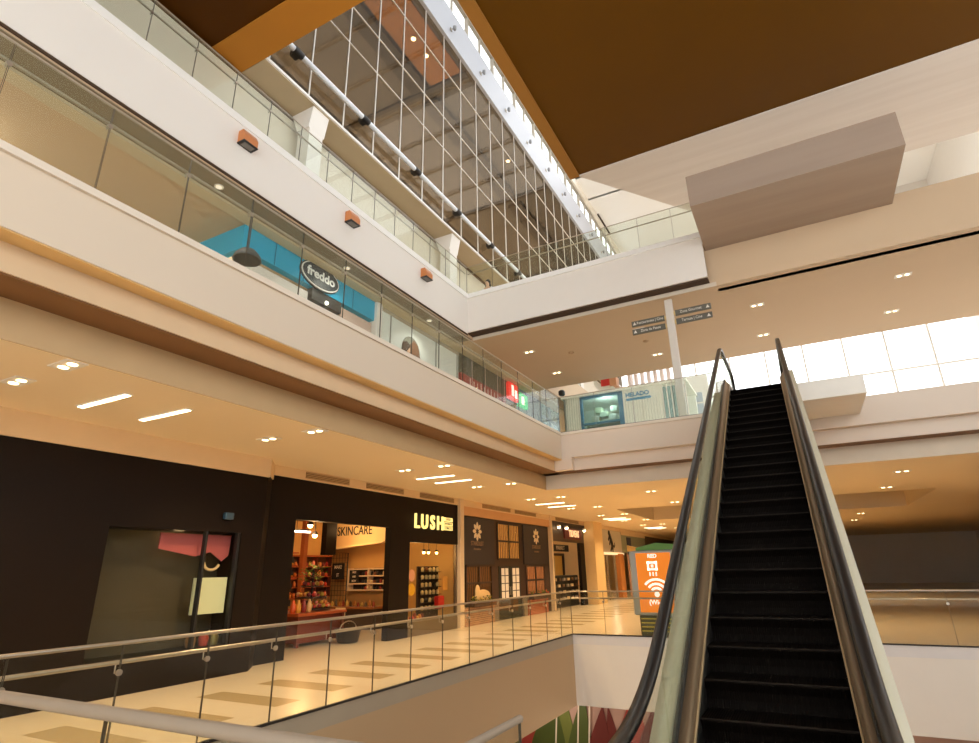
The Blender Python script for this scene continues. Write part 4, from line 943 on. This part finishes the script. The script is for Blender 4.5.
text('lettering', 'freddo', .34, mat('white_letters', (244,244,240), .5), (-9.725, 9.42, 8.78), 'x', bd, .006, .008, sx=1.05)
b = MB(); b.lathe([(.02,.26),(.16,.22),(.26,.1),(.29,0),(.27,0),(.24,.08),(.02,.2)], (-9.3, 6.9, 7.86), 18); b.tube([(-9.3,6.9,8.1),(-9.3,6.9,9.1)], .012, 6)
tag(obj('pendant_dome_lamp', b, mat('dark_dome', (84,78,74), .5)), 'dark grey dome lamp hanging at the left corner of the turquoise shop', 'lamp')
b = MB(); b.box(-13.1, -13, NY, 23, 5.3, 9.1); struct('wall_middle_shops', b, mat('soft_white_wall', (226,224,218), .7))
b = MB(); b.box(-13,-9.98,11.9,12.0,5.3,9.1); struct('wall_middle_divider', b, MATS['soft_white_wall'])
t = thing('shopfront', 'plain white shop front right of the turquoise shop on the middle floor', 'shopfront', (-9.8, 14, 5.3))
b = MB(); b.box(-9.95, -9.82, 11.9, 16.3, 5.3, 8.9); obj('white_wall', b, mat('cool_white_panel', (226,230,224), .5), t)
b = MB(); b.box(-9.95, -9.8, 11.9, 16.3, 8.9, 9.02); obj('upper_band', b, mat('grey_beige_band', (176,166,146), .6), t)
for y in (12.4, 14.85, 16.2):
    b = MB(); b.box(-9.82, -9.80, y-.02, y+.02, 5.3, 8.9); obj('panel_joint', b, mat('joint_grey', (150,150,140), .6), t)
t = thing('portrait_poster', 'arched portrait of a person with long brown hair on the white shop front', 'picture', (-9.8, 13.45, 7.4))
A = [(13.45+.46*math.cos(PI*i/16), 8.12+.46*math.sin(PI*i/16)) for i in range(17)]
b = MB(); b.prism([(13.91,7.3)]+A+[(12.99,7.3)], 'x', -9.82, -9.805); bk_ = obj('grey_hood', b, mat('sage_grey', (140,140,126), .7), t)
b = MB(); b.prism([(13.5,7.3),(13.36,7.95),(13.4,8.36),(13.58,8.5),(13.78,8.4),(13.93,8.0),(13.98,7.3)], 'x', -9.805, -9.795); obj('brown_hair', b, mat('chestnut', (134,96,70), .7), t)
b = MB(); b.prism([(12.94,7.95),(13.0,8.28),(13.2,8.36),(13.42,8.26),(13.3,8.14),(13.16,7.95)], 'x', -9.805, -9.796); obj('dark_fringe', b, mat('dark_umber', (72,50,36), .7), t)
b = MB(); b.prism([(13.1,7.3),(13.14,7.95),(13.28,8.14),(13.42,8.2),(13.46,7.3)], 'x', -9.805, -9.797); obj('face', b, mat('portrait_skin', (214,170,138), .7), t)
t = thing('shopfront', 'dark green and red shop front near the corner of the middle floor', 'shopfront', (-9.8, 19, 5.3))
b = MB(); b.box(-9.95, -9.8, 16.3, 21.3, 8.3, 9.02); obj('header_panel', b, mat('dark_green_header', (84,78,56), .6), t)
b = MB(); b.box(-9.95, -9.82, 16.3, 21.3, 5.3, 7.75); obj('lower_wall', b, mat('dusky_wall', (130,100,88), .6), t)
b = MB(); b.bbox(-9.95, -9.76, 16.4, 19.9, 7.75, 8.3, .01); rb = obj('red_band', b, mat('brick_red_band', (160,60,48), .5), t)
b = MB()
for i in range(9): b.box(-9.76, -9.75, 17.0+.27*i, 17.06+.27*i, 7.85+(.05 if i % 2 else 0), 8.25-(.06 if i % 3 else 0))
obj('pale_stripe', b, mat('pale_pink_stripe', (226,196,184), .5), rb)
t = thing('lit_sign', 'small bright red and white square sign at the corner shop of the middle floor', 'sign', (-9.7, 20.4, 8.2))
b = MB(); b.bbox(-9.78, -9.62, 20.0, 20.9, 8.25, 8.95, .02); f = obj('red_face', b, emit('sign_red', (226,44,36), .8), t)
b = MB(); b.box(-9.62,-9.61,20.2,20.4,8.4,8.85); b.box(-9.62,-9.61,20.5,20.7,8.35,8.7); obj('white_mark', b, emit('sign_white', (255,240,230), 1), f)
t = thing('lit_sign', 'small green glowing sign beside the red and white one on the middle floor', 'sign', (-9.7, 21.3, 8.1))
b = MB(); b.bbox(-9.78, -9.62, 21.0, 21.8, 8.15, 8.75, .02); f = obj('green_face', b, emit('sign_green', (60,190,120), .8), t)
b = MB(); b.box(-9.62,-9.61,21.15,21.4,8.25,8.6); obj('white_mark', b, MATS['sign_white'], f)
t = thing('shopfront', 'grey blue panelled front beyond the red and green lit signs', 'shopfront', (-9.8, 22.4, 5.3))
b = MB(); b.box(-9.95, -9.8, 21.3, 23.6, 5.3, 9.02); obj('panel', b, mat('grey_blue_panel', (132,142,156), .5), t)
for y in (22.0, 22.7, 23.3):
    b = MB(); b.box(-9.8, -9.78, y-.02, y+.02, 5.3, 9.0); obj('panel_joint', b, mat('navy_joint', (70,84,110), .5), t)
for k, y in enumerate((16.9, 17.9, 18.9, 19.5)):
    b = MB(); b.ball((-9.6, y, 7.62), .15, 12, 8); b.tube([(-9.6,y,7.75),(-9.6,y,9.02)], .008, 5)
    tag(obj('pendant_globe_lamp', b, mat('pearl_globe', (232,206,200), .4)), 'pale round globe lamp hanging before the red band, %s from the left' % ORD[k], 'lamp', 'globe lamps before the red band')
t = thing('glass_door', 'tall pale blue glass door bay at the end of the middle gallery', 'door', (-9.8, 24.8, 5.3))
b = MB(); b.box(-9.86, -9.85, 23.7, 26.0, 5.3, 9.0); obj('pane', b, glass('pale_blue_glass', (190,224,238), base=.05, gain=.4, haze=.25, hazecol=(196,226,240)), t)
for y in (23.65, 24.8, 25.95):
    b = MB(); b.box(-9.9, -9.8, y-.05, y+.05, 5.3, 9.0); obj('frame', b, mat('steel_blue', (120,150,176), .5), t)
b = MB(); b.box(-9.9, -9.8, 23.7, 26, 8.3, 8.38); obj('frame', b, MATS['steel_blue'], t)
b = MB(); b.box(-13.0, -12.9, 23, 45, 5.3, 9.1); struct('wall_bright', b, WHITE)
# --- pavilion block across the bright court
t = thing('pavilion', 'white pavilion with a blue framed glass front and blue sign across the bright court', 'building', (-6, 25, 5.3))
PW = mat('pavilion_white', (240,243,232), .6)
b = MB(); b.box(-8.8, -3.35, 26.5, 26.7, 5.3, 9.02); b.box(-8.8,-8.7,24,26.5,5.3,9.02); b.box(-8.8, -8.0, 24, 24.15, 5.3, 9.02); b.box(-6.05, -4.35, 24, 24.15, 5.3, 9.02); obj('wall', b, PW, t)
b = MB(); b.box(-8.9, -3.3, 23.9, 26.8, 9.02, 9.12); obj('roof', b, PW, t)
b = MB()
for i in range(7): b.box(-8.75+.11*i, -8.73+.11*i, 23.98, 24, 5.3, 9.0)
for i in range(14): b.box(-5.95+.12*i, -5.935+.12*i, 23.985, 24, 5.3, 8.6)
obj('rib', b, mat('rib_grey', (196,204,190), .6), t)
b = MB(); b.box(-8.0, -6.05, 24.04, 24.06, 5.3, 8.95); obj('pane', b, glass('kiosk_glass', (206,226,232), base=.04, gain=.4, haze=.05), t)
BF = mat('blue_frame', (60,124,160), .5)
for x0, x1, z0, z1 in ((-8.02,-7.9,5.3,9.0),(-6.25,-6.05,5.3,9.0),(-8.0,-6.1,8.88,9.0),(-8.0,-6.1,7.68,7.76)):
    b = MB(); b.box(x0, x1, 23.97, 24.08, z0, z1); obj('frame', b, BF, t)
for k, (x, z, c) in enumerate(((-7.6,8.1,(226,222,200)),(-7.2,8.3,(200,206,180)),(-6.8,8.1,(232,230,214)),(-7.45,8.5,(176,184,150)),(-6.7,8.5,(214,220,200)))):
    b = MB(); b.bbox(x-.18, x+.18, 24.8, 25.2, z-.14, z+.14, .03); obj('display_box', b, mat('kiosk_box_%d' % k, c, .6), t)
b = MB(); b.box(-8.0, -6.1, 24.7, 25.4, 5.3, 7.9); obj('counter', b, mat('kiosk_counter', (120,130,110), .6), t)
light('shop_lamp', 'POINT', (-7.0, 24.6, 8.7), 40, (1,.96,.88), None, shadow_soft_size=.2)  # added light without a fixture, brightens the pavilion inside
text('lettering', 'HELADO', .26, mat('sign_blue', (74,150,190), .5), (-5.4, 23.975, 8.75), 'y', t, .006, .008)
b = MB(); b.prism([(-5.9,8.5),(-4.85,8.5),(-4.8,8.54),(-4.85,8.6),(-5.9,8.6)], 'y', 23.96, 23.99); obj('blue_bar', b, MATS['sign_blue'], t)
b = MB(); b.box(-4.35, -3.4, 24.05, 24.06, 5.3, 8.9); obj('side_glass', b, MATS['kiosk_glass'], t)
b = MB()
for i in range(6): b.box(-4.36+.19*i, -4.32+.19*i, 24.0, 24.1, 5.3, 9.0)
obj('mullion', b, WHITE, t)
t = thing('roof_sign', 'red and white sign box with a curved white underside above the pavilion roof', 'sign', (-6.9, 24.2, 9.12))
b = MB(); b.box(-6.95, -6.55, 23.95, 24.4, 9.35, 9.72); obj('red_box', b, mat('signal_red', (206,50,44), .5), t)
b = MB(); b.box(-6.55, -6.25, 23.95, 24.4, 9.3, 9.72); obj('tan_box', b, mat('box_tan', (206,150,110), .6), t)
b = MB(); b.prism([(-7.3,9.7)]+[(-6.8+.5*math.cos(a), 9.6+.45*math.sin(a)) for a in [PI+PI*i/12 for i in range(13)]]+[(-6.3,9.7),(-6.4,9.66),(-6.8,9.35),(-7.2,9.66)], 'y', 24.0, 24.35); obj('white_hood', b, PW, t)
t = thing('fin_screen', 'row of pale pink upright fins above the pavilion roof', 'screen', (-4.6, 24.2, 9.12))
for i in range(8):
    b = MB(); b.box(-5.75+.28*i, -5.63+.28*i, 24.0, 24.3, 9.12, 9.85); obj('fin', b, mat('pale_pink_fin', (252,238,234), .6), t)
t = thing('window_tower', 'white slab with two stacked grey windows right of the direction pole', 'building', (-3.7, 30.2, 5.3))
b = MB(); b.box(-4.3, -3.1, 30, 30.4, 5.3, 11.0); obj('wall', b, WHITE, t)
for z in (9.0, 9.6):
    b = MB(); b.box(-3.98, -3.45, 29.96, 30.0, z, z+.5); obj('window', b, mat('grey_window', (176,188,200), .3), t)
b = MB(); b.bbox(-8.55,-8.3,22.7,22.95,8.85,9.1,.05); tag(obj('mounted_camera', b, BLACKM), 'small black camera under the edge of the tan ceiling near the pavilion', 'camera')

# ================================================================== LOWER LEVEL MURAL
t = thing('leaf_mural', 'wall mural of big red and green leaves seen low through the void', 'mural', (-5.5, 18.58, -5.3))
def leaf(x, z0, h, w, lean, m, nm):
    pts = []; n = 10
    for i in range(n+1): u = i/n; pts.append((x+lean*u*u*h+w*math.sin(PI*u**.7), z0+h*u))
    for i in range(n, -1, -1): u = i/n; pts.append((x+lean*u*u*h-w*math.sin(PI*u**.7), z0+h*u))
    b = MB(); b.prism(pts, 'y', 18.54+random.random()*.03, 18.59); return obj(nm, b, m, t)
RD = [mat('mural_red', (166,62,56), .6), mat('mural_maroon', (104,36,32), .6), mat('mural_pink', (222,150,140), .6)]
GR = [mat('mural_green', (74,88,36), .6), mat('mural_olive', (108,116,52), .6)]
for x, z0, h, w, l, m in ((-8.6,-5.2,3.3,.35,.08,RD[0]),(-8.1,-5.2,3.2,.45,.1,GR[0]),(-7.5,-5.2,3.35,.3,.02,GR[1]),(-7.1,-5.2,3.3,.3,.1,GR[0]),(-6.5,-5.2,3.0,.32,.1,RD[1]),(-5.9,-5.2,3.0,.22,-.05,RD[1]),(-5.45,-5.2,3.4,.42,.06,RD[0]),(-5.1,-5.2,3.2,.3,.15,RD[1]),(-4.8,-5.2,3.3,.3,.1,RD[2]),(-9.3,-5.2,3.2,.5,.1,GR[1])):
    leaf(x, z0, h, w*1.45, l, m, 'red_leaf' if m in RD else 'green_leaf')
b = MB()
for x in (-7.95,-7.25,-6.9): b.prism([(x,-5.2),(x+.05,-5.2),(x+.35,-1.9),(x+.31,-1.9)], 'y', 18.53, 18.545)
obj('white_stem', b, mat('mural_white', (226,214,200), .6), t)
b = MB(); b.box(-4.5, -3.6, 18.3, 18.4, -5.3, -2.2); tag(obj('maroon_panel', b, mat('maroon_board', (112,44,34), .6)), 'dark maroon board standing beside the leaf mural on the lower floor', 'board')

# ================================================================== PERSON on the top gallery
def skin(name, pts, edges, rad, m, parent, sub=2):
    me = bpy.data.meshes.new(name); w = WL[parent.name]
    me.from_pydata([(p[0]-w[0], p[1]-w[1], p[2]-w[2]) for p in pts], edges, [])
    o = bpy.data.objects.new(name, me); C.objects.link(o); o.parent = parent; WL[o.name] = w
    sk = o.modifiers.new('Skin', 'SKIN')
    for i, v in enumerate(me.skin_vertices[0].data):
        r = rad[i]; v.radius = r if isinstance(r, tuple) else (r, r); v.use_root = (i == 0)
    sb = o.modifiers.new('Subdivision', 'SUBSURF'); sb.levels = sb.render_levels = sub
    me.materials.append(m); return o
px, py, pz = -9.15, 17.4, 10.5
P = thing('person', 'person with long dark hair and a white shirt behind the top bridge railing', 'person', (px, py, pz))
SK = mat('skin_tone', (218,176,148), .6)
q = lambda x, y, z: (px+x, py+y, pz+z)
pts = [q(0,0,.95), q(0,0,1.15), q(0,0,1.36), q(0,-.01,1.47), q(0,-.03,1.55), q(0,-.03,1.66),
       q(.18,0,1.38), q(.24,.01,1.12), q(.26,-.06,.88), q(.26,-.08,.80), q(-.18,0,1.38), q(-.24,.01,1.12), q(-.26,-.06,.88), q(-.26,-.08,.80),
       q(.09,0,.88), q(.1,-.01,.5), q(.1,.02,.09), q(.1,-.12,.04), q(-.09,0,.88), q(-.1,-.01,.5), q(-.1,.02,.09), q(-.1,-.12,.04)]
ed = [(0,1),(1,2),(2,3),(3,4),(4,5),(2,6),(6,7),(7,8),(8,9),(2,10),(10,11),(11,12),(12,13),(0,14),(14,15),(15,16),(16,17),(0,18),(18,19),(19,20),(20,21)]
rd = [(.14,.1),(.13,.09),(.15,.09),.05,(.075,.09),(.078,.095),.05,.04,.03,.032,.05,.04,.03,.032,.08,.06,.045,.04,.08,.06,.045,.04]
skin('body', pts, ed, rd, SK, P)
SH = mat('white_shirt', (236,236,238), .8)
skin('shirt', [pts[i] for i in (0,1,2)]+[q(.19,0,1.38), q(.245,.01,1.16), q(-.19,0,1.38), q(-.245,.01,1.16)], [(0,1),(1,2),(2,3),(3,4),(2,5),(5,6)], [(.17,.125),(.155,.115),(.165,.11),.07,.062,.07,.062], SH, P)
skin('trousers', [q(0,0,.95), q(.09,0,.86), q(.1,-.01,.5), q(.1,.02,.12), q(-.09,0,.86), q(-.1,-.01,.5), q(-.1,.02,.12)], [(0,1),(1,2),(2,3),(0,4),(4,5),(5,6)], [(.16,.12),.105,.082,.075,.105,.082,.075], mat('navy_trousers', (44,48,62), .8), P)
b = MB(); b.ball(q(0,.02,1.66), .112, 16, 12, sq=(.92,.95,1.12)); b.ball(q(.085,.03,1.5), .05, 10, 8, sq=(.7,1,2.2)); b.ball(q(-.085,.03,1.5), .05, 10, 8, sq=(.7,1,2.2)); b.ball(q(0,.07,1.5), .085, 12, 8, sq=(1.1,.6,1.7)); obj('hair', b, mat('dark_hair', (34,26,22), .6), P)
b = MB(); b.ball(q(0,-.105,1.60), .05, 12, 8, sq=(1.1,.5,1.25)); b.prism([(px-.012,pz+1.58),(px+.012,pz+1.58),(px,pz+1.63)], 'y', py-.15, py-.11); obj('face', b, SK, P)
b = MB()
for s in (-1,1): b.ball(q(.032*s,-.128,1.635), .011, 8, 6)
obj('eyes', b, BLACKM, P)
b = MB(); b.box(px-.022, px+.022, py-.134, py-.126, pz+1.552, pz+1.56); obj('mouth', b, mat('lip', (170,96,88), .6), P)
for s in (-1,1):
    for k in range(5):
        a = (k-2)*.014 if k < 4 else .03*-s*0
        x0 = .26*s
        if k < 4: pts2 = [q(x0+0, -.08+a*1.4, .80), q(x0+.004*s, -.085+a*1.7, .745), q(x0-.004*s, -.085+a*1.8, .70-(.01 if k in (1,2) else 0))]
        else: pts2 = [q(x0-.0*s, -.11, .82), q(x0-.015*s, -.135, .78), q(x0-.02*s, -.135, .745)]
        skin('finger', pts2, [(0,1),(1,2)], [.011,.009,.007], SK, P, 1)

# ================================================================== LIGHT AND CAMERA
w = bpy.data.worlds.new('World'); bpy.context.scene.world = w; w.use_nodes = True
bg = w.node_tree.nodes['Background']; bg.inputs['Color'].default_value = (1.0, .985, .97, 1); bg.inputs['Strength'].default_value = 3.0
# added fill lights, out of view, brightening the hall behind the bronze glass
for y in (9.5, 15.5, 21.5, 27.5, 33.5, 38.5):
    light('hall_lamp', 'AREA', (-18.6, y, 23.6), 1350, (1,.95,.88), None, shape='DISK', size=2.5)
# round discs of the middle gallery ceiling, each with an added fill light
for k, y in enumerate((2.0, 6.0, 9.8, 13.6)):
    t = thing('downlight', 'round recessed lamp in the strip above the turquoise shop, %s from the left' % ORD[k], 'ceiling light', (-9.25,y,9.08), 'round lamps of the middle gallery')
    b = MB(); b.lathe([(.09,-.015),(.09,0)], (-9.25,y,9.085), 14); obj('trim_ring', b, WHITE, t)
    b = MB(); b.lathe([(.06,-.02),(.06,-.012)], (-9.25,y,9.085), 14); obj('lamp', b, emit('dim_led', (255,240,220), .8), t)  # faint glow added to a disc that looks unlit
    light('gallery_lamp', 'SPOT', (-9.25,y,9.0), 55, (1,.95,.88), t, spot_size=math.radians(140), spot_blend=.9, shadow_soft_size=.1)  # fill spot added to light the gallery
for y in (2.5, 8.0, 14.0, 20.0):
    light('shop_lamp', 'POINT', (-11.6, y, 8.6), 26, (1,.93,.82), None, shadow_soft_size=.3)  # unseen shop lights added to help light the middle gallery
for x, y in ((-7.5, 17.3), (-4, 17.3), (-1, 17.2), (-8, 6), (-2, 12)):
    light('lower_lamp', 'POINT', (x, y, -2.0), 45, SOFTW, None, shadow_soft_size=.3)

cam = bpy.data.cameras.new('camera'); co = bpy.data.objects.new('camera', cam); C.objects.link(co)
cam.sensor_fit = 'HORIZONTAL'; cam.sensor_width = 36; cam.lens = 569.857*36/979; cam.clip_start = .05; cam.clip_end = 500
yaw, pit, rol = -.484364, .335899, -.0212821
f = Vector((math.sin(yaw)*math.cos(pit), math.cos(yaw)*math.cos(pit), math.sin(pit)))
r = f.cross(Vector((0,0,1))).normalized(); u = r.cross(f)
r2 = math.cos(rol)*r+math.sin(rol)*u; u2 = -math.sin(rol)*r+math.cos(rol)*u
M = Matrix(((r2.x,u2.x,-f.x,0),(r2.y,u2.y,-f.y,0),(r2.z,u2.z,-f.z,1.64),(0,0,0,1)))
co.matrix_world = M
sc = bpy.context.scene; sc.camera = co
sc.view_settings.view_transform = 'Standard'; sc.view_settings.look = 'None'; sc.view_settings.gamma = 1; sc.view_settings.exposure = 0.0
try: sc.view_settings.use_curve_mapping = False
except Exception: pass
try:
    sc.cycles.max_bounces = 8; sc.cycles.diffuse_bounces = 5; sc.cycles.glossy_bounces = 4; sc.cycles.transparent_max_bounces = 24
    sc.cycles.use_denoising = True; sc.cycles.sample_clamp_indirect = 6; sc.cycles.caustics_reflective = False; sc.cycles.caustics_refractive = False
except Exception: pass
